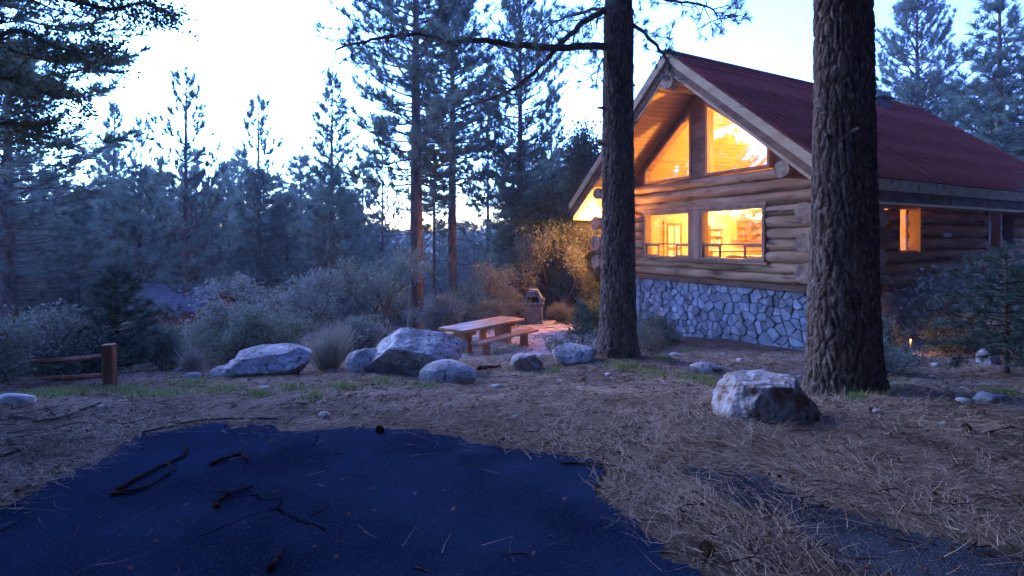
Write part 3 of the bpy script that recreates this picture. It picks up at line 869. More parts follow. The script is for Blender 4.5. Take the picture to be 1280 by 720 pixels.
# outdoor fireplace
fp = thing('outdoor_fireplace', 'grey concrete outdoor fireplace with arched hood at the end of the patio', 'fireplace', (.92, 22.9, PZ + .04), R(-6))
b = NB(); b.prism([(-.46, 0), (.46, 0), (.40, .12), (.38, .82), (-.38, .82), (-.40, .12)], 1, -.36, .36); b.build('pedestal', M['concrete'], fp)
b = NB(); b.box(-.46, .46, -.42, .40, .825, .90); b.build('hearth_slab', M['concrete'], fp)
b = NB()
b.prism([(-.40, .905), (-.26, .905), (-.26, 1.12), (-.15, 1.25), (-.15, 1.40), (-.22, 1.40), (-.40, 1.10)], 1, -.34, .34)
b.prism([(.40, .905), (.26, .905), (.26, 1.12), (.15, 1.25), (.15, 1.40), (.22, 1.40), (.40, 1.10)][::-1], 1, -.34, .34)
b.box(-.149, .149, -.34, .34, 1.26, 1.40)
b.build('hood', M['concrete'], fp)
b = NB(); b.box(-.258, .258, .25, .335, .905, 1.10); b.build('fireback', M['soot'], fp)
b = NB(); b.prism([(-.24, 1.402), (.24, 1.402), (.17, 1.47), (-.17, 1.47)], 1, -.25, .25); b.build('cap', M['concrete'], fp)
b = NB(); b.prism([(.405, .95), (.50, .97), (.50, 1.10), (.405, 1.08)], 1, -.2, .2); b.build('side_block', M['concrete'], fp)

# ------------------------------------------------------------------ boulders and stones
def ico(n):
    import bmesh
    bm = bmesh.new(); bmesh.ops.create_icosphere(bm, subdivisions=n, radius=1.0)
    V = np.array([v.co[:] for v in bm.verts]); T = np.array([[v.index for v in f.verts] for f in bm.faces]); bm.free()
    return V, T
ICO = {n: ico(n) for n in (2, 3, 4, 6)}
def rock_mesh(name, seed, dims, cuts=9, lvl=4, rough=.05, pl=None):
    V, T = ICO[lvl]
    V = V.copy()
    rg = np.random.default_rng(seed)
    N_ = rg.normal(size=(cuts, 3)); N_ /= np.linalg.norm(N_, axis=1)[:, None]
    D_ = rg.uniform(.58, .88, cuts)
    if pl:
        N_ = np.concatenate([N_, np.array([np.array(p[:3]) / np.linalg.norm(p[:3]) for p in pl])]); D_ = np.concatenate([D_, [p[3] for p in pl]])
    for n_, d_ in zip(N_, D_):
        h = V @ n_ - d_
        V -= np.where(h > 0, h, 0)[:, None] * n_[None, :] * .93
    nr = V / (np.linalg.norm(V, axis=1)[:, None] + 1e-9)
    V += nr * (fbm(V * 2.2 + seed, 4, seed)[:, None] * rough * 1.6 + (np.abs(fbm(V * 6 + seed * 3, 4, seed + 7))[:, None] - .25) * rough - np.clip(.10 - np.abs(fbm(V * 1.7 + seed * 5, 3, seed + 11)), 0, 1)[:, None] * rough * 5)
    V *= np.array(dims) / 2
    b = NB(); b.add(V, T=T)
    return b.mesh(name, smooth=True)
def boulder(label, seed, x, y, dims, rz, m='rock', sink=.22, lvl=5, cuts=9, rough=.05, pl=None, dz=0):
    if lvl not in ICO: ICO[lvl] = ico(lvl)
    me = rock_mesh('boulder', seed, dims, cuts, lvl, rough, pl)
    o = put('boulder', me, M[m])
    lo = min(v.co.z for v in me.vertices)
    o.location = (x, y, gz(x, y) - lo - sink * dims[2] + dz)
    o.rotation_euler = (0, 0, rz)
    return tag(o, label, 'boulder')
def px(u, v, Y):                     # a measured direction and distance from the camera position -> x, y, z
    return ((u - 640) / 659 * Y, Y, EYE + (302 - v) / 659 * Y)
boulder('large grey angular boulder in front of the picnic table', 21, -1.62, 9.25, (2.15, 1.5, 1.12), R(8), sink=.16, lvl=6, rough=.045, cuts=4,
        pl=[(.15, -.55, .82, .62), (-.25, -.85, -.35, .66), (.88, -.45, .35, .60), (-.9, -.1, .45, .62), (.2, .6, .8, .55)])
boulder('low grey boulder tucked against the left foot of the large angular boulder', 33, -2.50, 9.05, (.70, .7, .56), R(30), sink=.2)
boulder('rounded blue-grey boulder at the right foot of the large angular boulder', 27, -1.02, 8.35, (.92, .6, .52), R(-8), sink=.25, rough=.03, cuts=3)
boulder('long low white-grey boulder left of the spiky sage bush', 41, -4.0, 8.75, (1.42, .9, .72), R(6), 'rock', sink=.2, lvl=6, cuts=6, pl=[(-.2, -.3, .9, .55), (0, -.8, .5, .55)])
boulder('white boulder stained dark brown at the foot of the nearest pine', 57, 2.60, 5.42, (1.06, .84, .78), R(-8), 'rock_white', sink=.34, lvl=6, rough=.07, cuts=2,
        pl=[(-.05, -.18, 1, .52), (.12, -1, .30, .62), (-1, -.15, .40, .70), (.9, -.2, .55, .72), (.55, -.75, .1, .74), (-.5, -.7, .5, .70)])
boulder('pale blue-grey boulder at the left foot of the middle pine', 61, 1.28, 10.35, (1.05, .7, .56), R(10), 'rock', sink=.24, rough=.04, pl=[(0, -.4, .9, .55)])
boulder('small white rock at the near edge of the flagstone patio', 63, .28, 9.9, (.62, .5, .40), R(4), 'rock_white', sink=.22)
boulder('flat pale rock lying in the grass near the foundation', 65, 3.5, 9.5, (.62, .45, .30), R(0), 'rock', sink=.35)
boulder('pale rock standing under the spruce sapling on the right', 67, 9.1, 10.1, (.62, .45, .48), R(20), 'rock', sink=.18)
boulder('grey rock half buried in grass right of the fence', 68, -4.9, 9.2, (.7, .5, .36), R(10), 'rock', sink=.35, lvl=4)
small = [(1120, 478, 7.5, .20), (1232, 512, 6.0, .30), (1252, 508, 6.1, .22), (1205, 516, 5.9, .16), (1095, 540, 5.4, .12), (1120, 448, 9.6, .16), (1140, 446, 9.9, .22), (1170, 445, 10, .22),
         (1165, 462, 8.6, .14), (620, 475, 7.9, .22), (905, 437, 13.2, .25), (880, 452, 10.5, .16), (940, 462, 8.9, .2), (985, 466, 8.4, .14), (955, 455, 9.4, .22), (1000, 460, 8.8, .16),
         (405, 528, 5.35, .16), (240, 470, 9, .3), (130, 525, 5.7, .16), (225, 462, 9.8, .35), (20, 522, 5.8, .45), (645, 530, 5.35, .1), (725, 478, 7.6, .13), (830, 470, 8.2, .12), (1180, 560, 4.9, .1),
         (760, 462, 9.1, .16), (700, 468, 8.6, .12), (1205, 480, 7.4, .12), (560, 510, 6.0, .12), (480, 492, 6.8, .15), (330, 487, 7.1, .16), (845, 443, 12, .3), (925, 447, 11, .2)]
wh = ['left of the nearest pine', 'right of the nearest pine', 'by the drive edge', 'below the foundation']
zone = {}
for k, (u, v, Y, s) in enumerate(small):
    x = (u - 640) / 659 * Y
    me = rock_mesh('stone', 100 + k, (s, s * .75, s * .5), 5, 3, .05)
    o = put('stone', me, M['pebble']); o.location = (x, Y, gz(x, Y) + s * .10); o.rotation_euler = (0, 0, k * 1.7)
    where = 'far left by the drive' if u < 300 else 'in front of the boulders' if u < 600 else 'on the bank before the middle pine' if u < 860 else 'on the bare soil below the foundation' if u < 1020 else 'on the needle bed right of the nearest pine'
    tag(o, 'small pale stone lying ' + where, 'stone', 'small stones ' + where)
    zone.setdefault(where, []).append((u, o))
for where, l in zone.items():
    for q, (u, o) in enumerate(sorted(l, key=lambda e: e[0])):
        o['label'] = 'small pale stone, ' + ['first', 'second', 'third', 'fourth', 'fifth', 'sixth', 'seventh', 'eighth', 'ninth', 'tenth', 'eleventh'][q] + ' from the left, ' + where

# ------------------------------------------------------------------ split-rail fence and hut
p0 = (-5.72, 7.5); p1 = (-8.5, 8.9)
fn = thing('rail_fence', 'weathered red-brown split-rail fence ending in a square post', 'fence', (p0[0], p0[1], gz(*p0)), 0)
zz = -.42
def post(x, y, z, h):
    b = NB(); rgp = np.random.default_rng(int(abs(x) * 50) + 3); w = .07
    b.prism([(-w, -w * .8), (-w * .7, -w), (w * .8, -w), (w, -w * .7), (w, w), (-w, w)], 2, -.3, h)
    o = b.build('post', M['fence'], fn); o.location = (x, y, z); o.rotation_euler = (R(1.5), R(-1), R(15))
post(0, 0, 0, .66); post(p1[0] - p0[0], p1[1] - p0[1], zz, .66)
for h in (.50, .22):
    b = NB()
    a = np.array([-.03, 0, h]); e = np.array([p1[0] - p0[0], p1[1] - p0[1], zz + h])
    pts = [a + (e - a) * t + np.array([0, 0, -.03 * math.sin(t * 3.14)]) for t in np.linspace(0, 1, 6)]
    b.tube(pts, [.035, .042, .045, .042, .042, .035], 6); b.build('rail', M['fence'], fn)

hx, hy = -16.2, 26.0
hut = thing('hut', 'small dark red hut with grey roof half hidden among the trees', 'hut', (hx, hy, -3.35), R(-12))
b = NB(); b.box(-1.9, 1.9, -1.4, 1.4, -2.2, 1.9); b.build('wall', M['hutwall'], hut)
for sy in (-1, 1):
    b = NB(); b.prism([(0, 2.95), (sy * 1.9, 1.95), (sy * 1.9, 1.83), (0, 2.83)], 0, -2.4, 2.4); b.build('roof', M['shingle'], hut)
b = NB(); b.prism([(-1.4, 1.9), (1.4, 1.9), (0, 2.75)], 0, -1.88, 1.88); b.build('gable', M['hutwall'], hut)
b = NB(); b.box(.5, 1.4, -1.43, -1.402, -.3, 1.6); b.build('door', M['darkwood'], hut)
b = NB(); b.box(-1.3, -.4, -1.43, -1.402, .7, 1.4); b.build('window', M['dark'], hut)

# low ground lamp beside the cabin
lx, ly = 9.75, 12.9
pl = thing('path_lamp', 'small dark ground lamp lighting the soil right of the nearest pine', 'lamp', (lx, ly, gz(lx, ly)), 0)
b = NB(); b.tube([(0, 0, -.15), (0, 0, .42)], .014, 8); b.build('stake', M['dark'], pl)
b = NB(); b.lathe([(.015, .50), (.10, .44), (.105, .42)], 12); b.build('shade', M['dark'], pl)
b = NB(); b.lathe([(.02, .38), (.025, .40), (.02, .418)], 8); b.build('bulb', M['brass'], pl)
lamp('path_light', (lx - .05, ly - .06, gz(lx, ly) + .35), 60, (1, .42, .14), .008)

# ------------------------------------------------------------------ trees
def unit(v): return v / (np.linalg.norm(v, axis=-1, keepdims=True) + 1e-9)
def needles(nbd, pos, dr_, size, k, width, rg, spread=(.25, 1.25), flat=0.0):
    """needle tufts: k single-triangle needles round every twig tip"""
    pos = np.asarray(pos); dr_ = unit(np.asarray(dr_)); size = np.asarray(size); n = len(pos)
    if n == 0: return
    P = np.repeat(pos, k, 0); D = np.repeat(dr_, k, 0); s = np.repeat(size, k)
    m = len(P)
    rnd = unit(rg.normal(size=(m, 3)))
    per = unit(rnd - (rnd * D).sum(1)[:, None] * D)
    th = rg.uniform(spread[0], spread[1], m)
    d = D * np.cos(th)[:, None] + per * np.sin(th)[:, None]
    if flat: d[:, 2] *= (1 - flat); d = unit(d)
    base = P - D * (rg.uniform(0, .55, m) * s)[:, None]
    tip = base + d * (s * rg.uniform(.75, 1.15, m))[:, None]
    side = unit(np.cross(d, rg.normal(size=(m, 3)))) * (width * rg.uniform(.7, 1.3, m))[:, None]
    V = np.stack([base - side, base + side, tip], 1).reshape(-1, 3)
    T = np.arange(m * 3).reshape(-1, 3)
    tone = np.repeat(np.repeat(rg.uniform(0, 1, n), k) * .8 + rg.uniform(0, .2, m), 3)
    nbd.add(V, T=T, col=tone)

def trunk_line(H, rg, lean=.01, n=16):
    t = np.linspace(0, 1, n)
    w = np.cumsum(rg.normal(0, lean, (n, 2)), 0) * H / n
    w -= w[0]
    return np.stack([w[:, 0], w[:, 1], t * H], 1)

def pine(seed, H, r0, cb, spread, nbr, shape, tuft=(.20, 26, .006), up=(-.15, .7), twig=3.2, dead=0, bare=.3, start=.0, sides=10, mats=None, curl=.5, twl=(.25, .6), rpow=.8, extra=None, spr=(.25, 1.25), whorl=0):
    """returns trunk, limbs and crown meshes"""
    rg = np.random.default_rng(seed)
    tr = trunk_line(H, rg)
    tt = np.linspace(0, 1, len(tr))
    b0 = NB()
    rad = r0 * (1 - tt) ** rpow + .01
    rad[0] *= 1.25
    b0.tube(np.concatenate([[tr[0] - [0, 0, .6]], tr]), np.concatenate([[rad[0] * 1.15], rad]), sides)
    b1 = NB(); b2 = NB()
    pos, dirs, siz = [], [], []
    def limb(h, ang, L, e0, e1, live=True):
        c = np.array([np.interp(h / H, tt, tr[:, i]) for i in range(3)])
        n = 7
        pts = [c]
        ds = []
        a = ang
        for q in range(1, n):
            f = q / (n - 1)
            e = e0 + (e1 - e0) * f ** 1.3 + rg.normal(0, .07)
            a += rg.normal(0, .10)
            d = np.array([math.cos(a) * math.cos(e), math.sin(a) * math.cos(e), math.sin(e)])
            pts.append(pts[-1] + d * L / (n - 1)); ds.append(d)
        rb = max(.008, min(.012 + .011 * L, r0 * .45))
        b1.tube(pts, np.linspace(rb, max(.004, rb * .18), n), 5, cap=False)
        pts = np.array(pts)
        nt = int(max(2, L * twig))
        for q in range(nt):
            f = rg.uniform(bare, 1.0) if q else 1.0
            i = min(n - 2, int(f * (n - 1))); fr = f * (n - 1) - i
            p = pts[i] * (1 - fr) + pts[i + 1] * fr
            d = ds[i]
            sgn = rg.choice([-1, 1])
            sd_ = unit(np.cross(d, [0, 0, 1.0])) * sgn
            dd = unit(d * rg.uniform(.3, 1.0) + sd_ * rg.uniform(.2, 1.0) + np.array([0, 0, rg.uniform(-.25, .6)])) if q else d
            tl = rg.uniform(*twl) * min(1.0, .45 + L * .25)
            mid = p + dd * tl * .5 + rg.normal(0, .02, 3)
            dd2 = unit(dd + np.array([0, 0, curl * rg.uniform(.1, 1)]))
            end = mid + dd2 * tl * .5
            b1.tube([p, mid, end], [.009 + .002 * L, .007, .004], 3, cap=False)
            if live:
                pos.append(end); dirs.append(dd2); siz.append(tuft[0] * rg.uniform(.8, 1.25))
                if rg.random() < .65: pos.append(mid); dirs.append(unit(dd + rg.normal(0, .35, 3))); siz.append(tuft[0] * rg.uniform(.7, 1.0))
    ga = rg.uniform(0, 6)
    for i in range(nbr):
        f = (i + rg.uniform(.1, .9)) / nbr
        if whorl: f = (math.floor(f * whorl) + rg.uniform(0, .12)) / whorl
        h = cb + (H * .985 - cb) * f
        L = spread * shape(f) * rg.uniform(.65, 1.15)
        if L < .12: L = .12
        ga += 2.4 + rg.normal(0, .3)
        e0 = up[0] + (up[1] - up[0]) * f + rg.normal(0, .12)
        limb(h, ga, L, e0, e0 + curl)
    for i in range(dead):
        h = start + (cb * 1.1 - start) * rg.uniform(.25, 1)
        limb(h, rg.uniform(0, 6.28), spread * rg.uniform(.2, .55), rg.uniform(-.4, .1), rg.uniform(-.5, .2), False)
    pos.append(tr[-1]); dirs.append(np.array([0, 0, 1.0])); siz.append(tuft[0])
    needles(b2, pos, dirs, siz, tuft[1], tuft[2], rg, spr)
    return b0.mesh('trunk', True), b1.mesh('limbs', True), b2.mesh('crown', False, True)

def tree_thing(name, label, cat, meshes, loc, rz, group=None, scale=1.0, mats=('bark_far', 'bark_far', 'needle')):
    t = thing(name, label, cat, loc, rz, group)
    t.scale = (scale,) * 3 if not isinstance(scale, (tuple, list)) else scale
    for nm, me, m in zip(('trunk', 'limbs', 'crown'), meshes, mats):
        put(nm, me, M[m], t)
    return t

mature = lambda f: (.55 + 1.2 * f) * (1 - f) ** .75 * 1.35 + .08
young = lambda f: (1 - f) ** .85 * .95 + .07
full = lambda f: min(1, .45 + 2.2 * f) * (1 - f) ** .8 + .04
PINE_A = pine(1, 19.0, .32, 6.2, 3.4, 150, mature, (.27, 30, .011), (-.25, .8), 6.0, dead=22, start=2.5, bare=.35)
PINE_B = pine(2, 18.0, .28, 6.6, 3.1, 140, mature, (.27, 30, .011), (-.35, .7), 6.0, dead=26, start=2.0, bare=.35)
PINE_C = pine(3, 12.5, .16, 2.2, 3.0, 78, lambda f: min(1, .55 + 1.2 * f) * (1 - f) ** .8 + .07, (.30, 34, .014), (-.05, .62), 2.9, dead=8, start=.8, bare=.40, curl=.65, whorl=14)
PINE_D = pine(4, 13.0, .18, 2.0, 2.5, 125, young, (.30, 30, .013), (-.15, .6), 5.0, dead=10, start=.8, bare=.3, curl=.4)
CON = [pine(10 + i, 11.0, .17, .7, 2.5, 130, (full if i < 2 else young), (.42, 24, .020), (-.35, .35), 4.6, bare=.15, curl=.3, twl=(.35, .8), sides=7) for i in range(3)]
def at(u, Y): return (u - 640) / 659 * Y
def plant_tree(name, label, cat, meshes, u, Y, rz, group=None, scale=1.0, mats=('bark_far', 'bark_far', 'needle'), dz=0, top=None):
    x = at(u, Y)
    if top is not None:          # height measured in the photograph
        hh = max(v.co.z for v in meshes[2].vertices)
        s_ = (EYE + (302 - top) / 659 * Y - gz(x, Y)) / hh
        w_ = scale[0] if isinstance(scale, tuple) else scale
        scale = (w_, w_, s_)
    return tree_thing(name, label, cat, meshes, (x, Y, gz(x, Y) - .05 + dz), rz, group, scale, mats)

plant_tree('pine_tree', 'tall straight pine left of the picnic table, thicker left one of the pair', 'tree', PINE_A, 520, 22.5, .4)
plant_tree('pine_tree', 'tall straight pine behind the picnic table, right one of the pair', 'tree', PINE_B, 565, 27, 2.1)
plant_tree('pine_tree', 'tall pine behind the outdoor fireplace with a half-lit trunk', 'tree', PINE_A, 650, 28, 3.6, None, (.72, .72, 1.0))
plant_tree('pine_tree', 'thin pale pine trunk between the two tall pines', 'tree', PINE_B, 543, 31, 4.4, None, (.42, .42, .82))
plant_tree('pine_tree', 'slender open pine rising from the hut, second from the left edge', 'tree', PINE_C, 233, 25, .9, None, 1.0, top=75)
plant_tree('pine_tree', 'slender open pine with upturned boughs right of the hut', 'tree', PINE_C, 323, 33, 3.0, None, 1.12, top=110)
plant_tree('pine_tree', 'fuller dark pine left of the pair of tall pines', 'tree', PINE_D, 416, 29, 1.0, None, 1.0, top=82)
plant_tree('pine_tree', 'big pine at the left edge with a thick bare lower trunk', 'tree', PINE_A, 10, 24, 1.3, None, (1.35, 1.35, .86))
plant_tree('pine_tree', 'pine behind the cabin roof with its trunk against the sky', 'tree', PINE_A, 1147, 33, 5.2, None, (1.0, 1.0, 1.1))
plant_tree('pine_tree', 'dark dense pine behind the far right end of the roof', 'tree', PINE_D, 1248, 27, 2.0, None, (1.7, 1.7, 1.35))
plant_tree('pine_tree', 'pine at the right edge of the view above the roof', 'tree', PINE_B, 1330, 30, 2.6, None, (1.3, 1.3, 1.0))
plant_tree('pine_tree', 'young pine with rounded top left of the slender open pine', 'tree', PINE_D, 143, 36, 2.2, None, (1.0, 1.0, 1.03), top=120)
plant_tree('pine_tree', 'young narrow pine just left of the slender open pine', 'tree', PINE_C, 176, 40, 4.2, None, (.9, .9, 1.08), top=135)
plant_tree('pine_tree', 'dense dark pine in front of the wood at the left edge', 'tree', PINE_D, 92, 29, 2.2, None, (1.1, 1.1, .80))
plant_tree('pine_tree', 'thin pine top showing between the two slender pines on the left', 'tree', PINE_C, 478, 40, 2.2, None, (.8, .8, 1.05), top=140)
plant_tree('pine_tree', 'thin pine just right of the pair of tall pines', 'tree', PINE_C, 610, 36, 5.2, None, (.9, .9, 1.05), top=90)
plant_tree('pine_tree', 'narrow pine whose top stands left of the cabin gable', 'tree', PINE_D, 690, 40, .6, None, (1.0, 1.0, 1.32), top=100)

rg = np.random.default_rng(77)
first = None
cl = [c for c in CON]
roots = []
for k in range(78):
    if k < 62:
        u = -60 + 800 * (k + rg.uniform(-.4, .4)) / 62
        Y = [30, 42, 36, 54, 48, 68][k % 6] + rg.uniform(-3, 3)
    else:
        u = 1060 + 360 * (k - 62 + rg.uniform(-.3, .3)) / 16
        Y = [34, 42, 50][k % 3] + rg.uniform(-2, 2)
    x = at(u, Y); z = gz(x, Y)
    # top a little above the eye line: a closed mass with an uneven edge
    vt = rg.uniform(185, 250) if u < 480 else rg.uniform(170, 240)
    if 470 < u < 625: vt = rg.uniform(275, 290); Y = 62 + rg.uniform(0, 14); x = at(u, Y); z = gz(x, Y)
    if k >= 62: vt = rg.uniform(90, 150)
    Ht = EYE + (302 - vt) / 659 * Y - z
    me = CON[k % 3]; sc = Ht / 11.0
    wx = sc * rg.uniform(.8, 1.15) if k < 62 else 1.1
    lab = 'dense blue-green conifer in the crowded wood on the left' if k < 62 else 'dense conifer behind the cabin on the right'
    grp = 'conifers of the wood on the left' if k < 62 else 'conifers behind the cabin'
    tree_thing('conifer', lab, 'tree', me, (x, Y, z - .1), rg.uniform(0, 6.28), grp, (wx, wx, sc), ('bark_far', 'bark_far', 'needle_far'))

tree_thing('pine_tree', 'unseen wide pine added just behind the viewpoint to shade the drive', 'tree', PINE_A, (-2.4, -1.6, gz(-2.4, -1.6) - .05), .7, None, (2.1, 2.1, 1.0))  # unseen, added so its crown darkens the drive
tree_thing('pine_tree', 'unseen wide pine added behind the viewpoint, right of the drive, for shade', 'tree', PINE_B, (3.4, -1.2, gz(3.4, -1.2) - .05), 1.9, None, (1.9, 1.9, 1.02))  # unseen, added for more shade over the foreground
tree_thing('pine_tree', 'unseen wide pine added left of the view to shade the drive', 'tree', PINE_B, (-6.4, 3.0, gz(-6.4, 3.0) - .05), 2.9, None, (2.1, 2.1, 1.05))  # unseen, put in as a canopy that shades the drive
tree_thing('pine_tree', 'unseen wide pine added right of the view to shade the path', 'tree', PINE_A, (6.6, 2.6, gz(6.6, 2.6) - .05), 4.4, None, (2.1, 2.1, 1.02))  # unseen, put in as a canopy that shades path and needles
tree_thing('pine_tree', 'pine left of the view, added for shade, boughs in the top left corner', 'tree', PINE_A, (-13.2, 10.8, gz(-13.2, 10.8) - .05), 1.1, None, (1.55, 1.55, 1.04))  # trunk unseen; added and widened to shade the foreground
# unseen pines added round the camera side to close the sky over the drive
for k, (x, y, s, me) in enumerate(((-7.5, -3.5, 1.15, PINE_A), (-1.5, -7.5, 1.2, PINE_B), (6.5, -4.0, 1.15, PINE_A), (-12.5, 3.0, 1.05, PINE_B), (12.5, 4.5, 1.1, PINE_B), (2.5, -12, 1.3, PINE_A), (-6, -13, 1.3, PINE_B), (10.5, -9, 1.2, PINE_A))):
    tree_thing('pine_tree', 'unseen tall pine added behind the viewpoint to shade the drive', 'tree', me, (x, y, gz(x, y) - .05), k * 1.3, 'unseen pines added behind the viewpoint', (s * 1.15, s * 1.15, s))

rg = np.random.default_rng(71)  # unseen conifers added to darken the cabin side wall and the drive
for k, (x, y, h) in enumerate(((15.2, 8.2, 16), (11.6, 4.6, 16), (8.0, 1.0, 16), (17.2, 10.2, 16), (15.5, 5.5, 17), (12.5, -2.5, 17), (20, 11, 17), (18.5, 2, 17), (13.5, 7.5, 13), (16, 10.5, 14), (15, 3, 15), (18.5, 13.5, 14), (11.5, .5, 14), (9, -3.5, 15), (17, -1, 16), (4.5, -7.5, 15), (-4, -6, 14), (-9, -1.5, 14), (21, 8, 15), (0.5, -10.5, 16), (-13, -5, 15), (13, -6.5, 16))):
    tree_thing('conifer', 'unseen dense conifer added right of the view or behind it for shade', 'tree', CON[k % 2], (x, y, gz(x, y) - .1), k * 1.7, 'unseen conifers added round the drive', ((1.65, 1.65) if k < 4 else (1.45, 1.45)) + (h / 11.0,), ('bark_far', 'bark_far', 'needle_far'))

# ---- the two big trunks, bark modelled
def bark_trunk(seed, H, prof, nseg, nang, lean=(0, 0)):
    z = np.linspace(-.35, H, nseg)
    a = np.arange(nang) / nang * 2 * math.pi
    rr = np.interp(z, [p[0] for p in prof], [p[1] for p in prof])
    Z, A = np.meshgrid(z, a, indexing='ij')
    RR = np.repeat(rr[:, None], nang, 1)
    RR = RR * (1 + .035 * np.sin(A * 3 + seed + Z * .3) + .02 * np.sin(A * 5 + Z * 1.1))
    RR = RR + .10 * np.exp(-np.clip(Z, 0, 9) / .22) * (.5 + .5 * np.cos(A * 5 + seed))
    P = np.stack([np.cos(A) * RR, np.sin(A) * RR, Z], -1).reshape(-1, 3)
    w = fbm(P * 3.0, 2, seed) * .25
    f1, f2 = worley(np.stack([P[:, 0] * 11 + w, P[:, 1] * 11 + w, P[:, 2] * 3.2 + w], 1), seed)
    g1, g2 = worley(np.stack([P[:, 0] * 26, P[:, 1] * 26, P[:, 2] * 11], 1), seed + 5)
    d = .030 * np.clip((f2 - f1) * 4.5, 0, 1) + .011 * np.clip((g2 - g1) * 3.5, 0, 1) + .010 * fbm(P * 5, 3, seed + 3)
    nrm = np.stack([np.cos(A), np.sin(A), 0 * A], -1).reshape(-1, 3)
    V = P + nrm * (d - .02)[:, None]
    V[:, 0] += lean[0] * np.clip(V[:, 2], 0, 99); V[:, 1] += lean[1] * np.clip(V[:, 2], 0, 99)
    i = np.arange(nseg - 1)[:, None] * nang; j = np.arange(nang)[None, :]; k = (j + 1) % nang
    b = NB(); b.add(V, np.stack([i + j, i + k, i + nang + k, i + nang + j], -1).reshape(-1, 4))
    return b
def big_pine(label, x, y, seed, prof, H, rz, crown_from, limbs_fn=None, lean=(0, 0)):
    t = thing('pine_tree', label, 'tree', (x, y, gz(x, y)), 0)
    b = bark_trunk(seed, 7.2, prof, 620, 170, lean)
    P = np.stack([np.linspace(7.15, H, 8) * 0 + lean[0] * np.linspace(7.15, H, 8), np.linspace(7.15, H, 8) * 0, np.linspace(7.15, H, 8)], 1)
    b.tube(P, np.linspace(prof[-1][1], .03, 8), 14)
    rgs = np.random.default_rng(seed + 40)
    for q in range(6):
        h = rgs.uniform(1.6, 6.5); a = rgs.uniform(0, 6.28); rr = float(np.interp(h, [p_[0] for p_ in prof], [p_[1] for p_ in prof]))
        c, s_ = math.cos(a), math.sin(a); L_ = rr + rgs.uniform(.05, .16)
        b.tube([(c * rr * .7, s_ * rr * .7, h), (c * (rr + .03), s_ * (rr + .03), h + .01), (c * L_, s_ * L_, h + rgs.uniform(-.03, .05))], [.05, .035, .02], 7)
    b.build('trunk', M['bark'], t, smooth=True)
    return t
# middle pine with its own limbs over the clearing
T9 = (2.22, 11.0)
t9 = big_pine('big pine with rough bark in front of the left end of the cabin', T9[0], T9[1], 5,
              [(-.4, .46), (0, .43), (.6, .37), (2, .335), (4, .315), (7.2, .29)], 19, 0, 5)
g9 = gz(*T9)
def limb_set(t, base, specs, seed, tuft, tw, k=30, w=.0045):
    rg = np.random.default_rng(seed)
    b1 = NB(); b2 = NB(); pos, dirs, siz = [], [], []
    for pts, r0, r1, lev in specs:
        P = np.array(pts, float)
        # smooth
        tq = np.linspace(0, 1, len(P)); tn = np.linspace(0, 1, len(P) * 5)
        Q = np.stack([np.interp(tn, tq, P[:, i]) for i in range(3)], 1)
        for _ in range(2): Q[1:-1] = (Q[:-2] + 2 * Q[1:-1] + Q[2:]) / 4
        Q[1:-1] += rg.normal(0, .012, Q[1:-1].shape)
        b1.tube(Q, np.linspace(r0, r1, len(Q)), 8, cap=True)
        Ln = np.linalg.norm(np.diff(Q, axis=0), axis=1).sum()
        D = unit(np.gradient(Q, axis=0))
        for q in range(int(Ln * tw)):
            f = rg.uniform(.12, 1); i = min(len(Q) - 1, int(f * len(Q)))
            d = unit(D[i] * rg.uniform(0, .9) + unit(rg.normal(size=3)) * .9 + np.array([0, 0, -.25]))
            L1 = rg.uniform(.25, .95) * lev
            p = Q[i]; seg = [p]; dd = d
            for _ in range(4):
                dd = unit(dd + rg.normal(0, .22, 3) + np.array([0, 0, .12])); seg.append(seg[-1] + dd * L1 / 4)
            b1.tube(seg, np.linspace(.012, .004, 5), 4, cap=False)
            if rg.random() < .72:
                pos.append(seg[-1]); dirs.append(dd); siz.append(tuft * rg.uniform(.8, 1.2))
            for _ in range(2):
                j = rg.integers(2, 4); d3 = unit(dd + rg.normal(0, .7, 3)); e = seg[j] + d3 * L1 * .4
                b1.tube([seg[j], (seg[j] + e) / 2 + rg.normal(0, .015, 3), e], [.007, .005, .003], 3, cap=False)
                if rg.random() < .7: pos.append(e); dirs.append(d3); siz.append(tuft * rg.uniform(.7, 1.1))
    needles(b2, pos, dirs, siz, k, w, rg)
    b1.build('limbs', M['bark_far'], t, True); b2.build('crown', M['needle'], t, False, True)
def rel(u, v, Y): 
    p = px(u, v, Y); return (p[0] - T9[0], p[1] - T9[1], p[2] - g9)
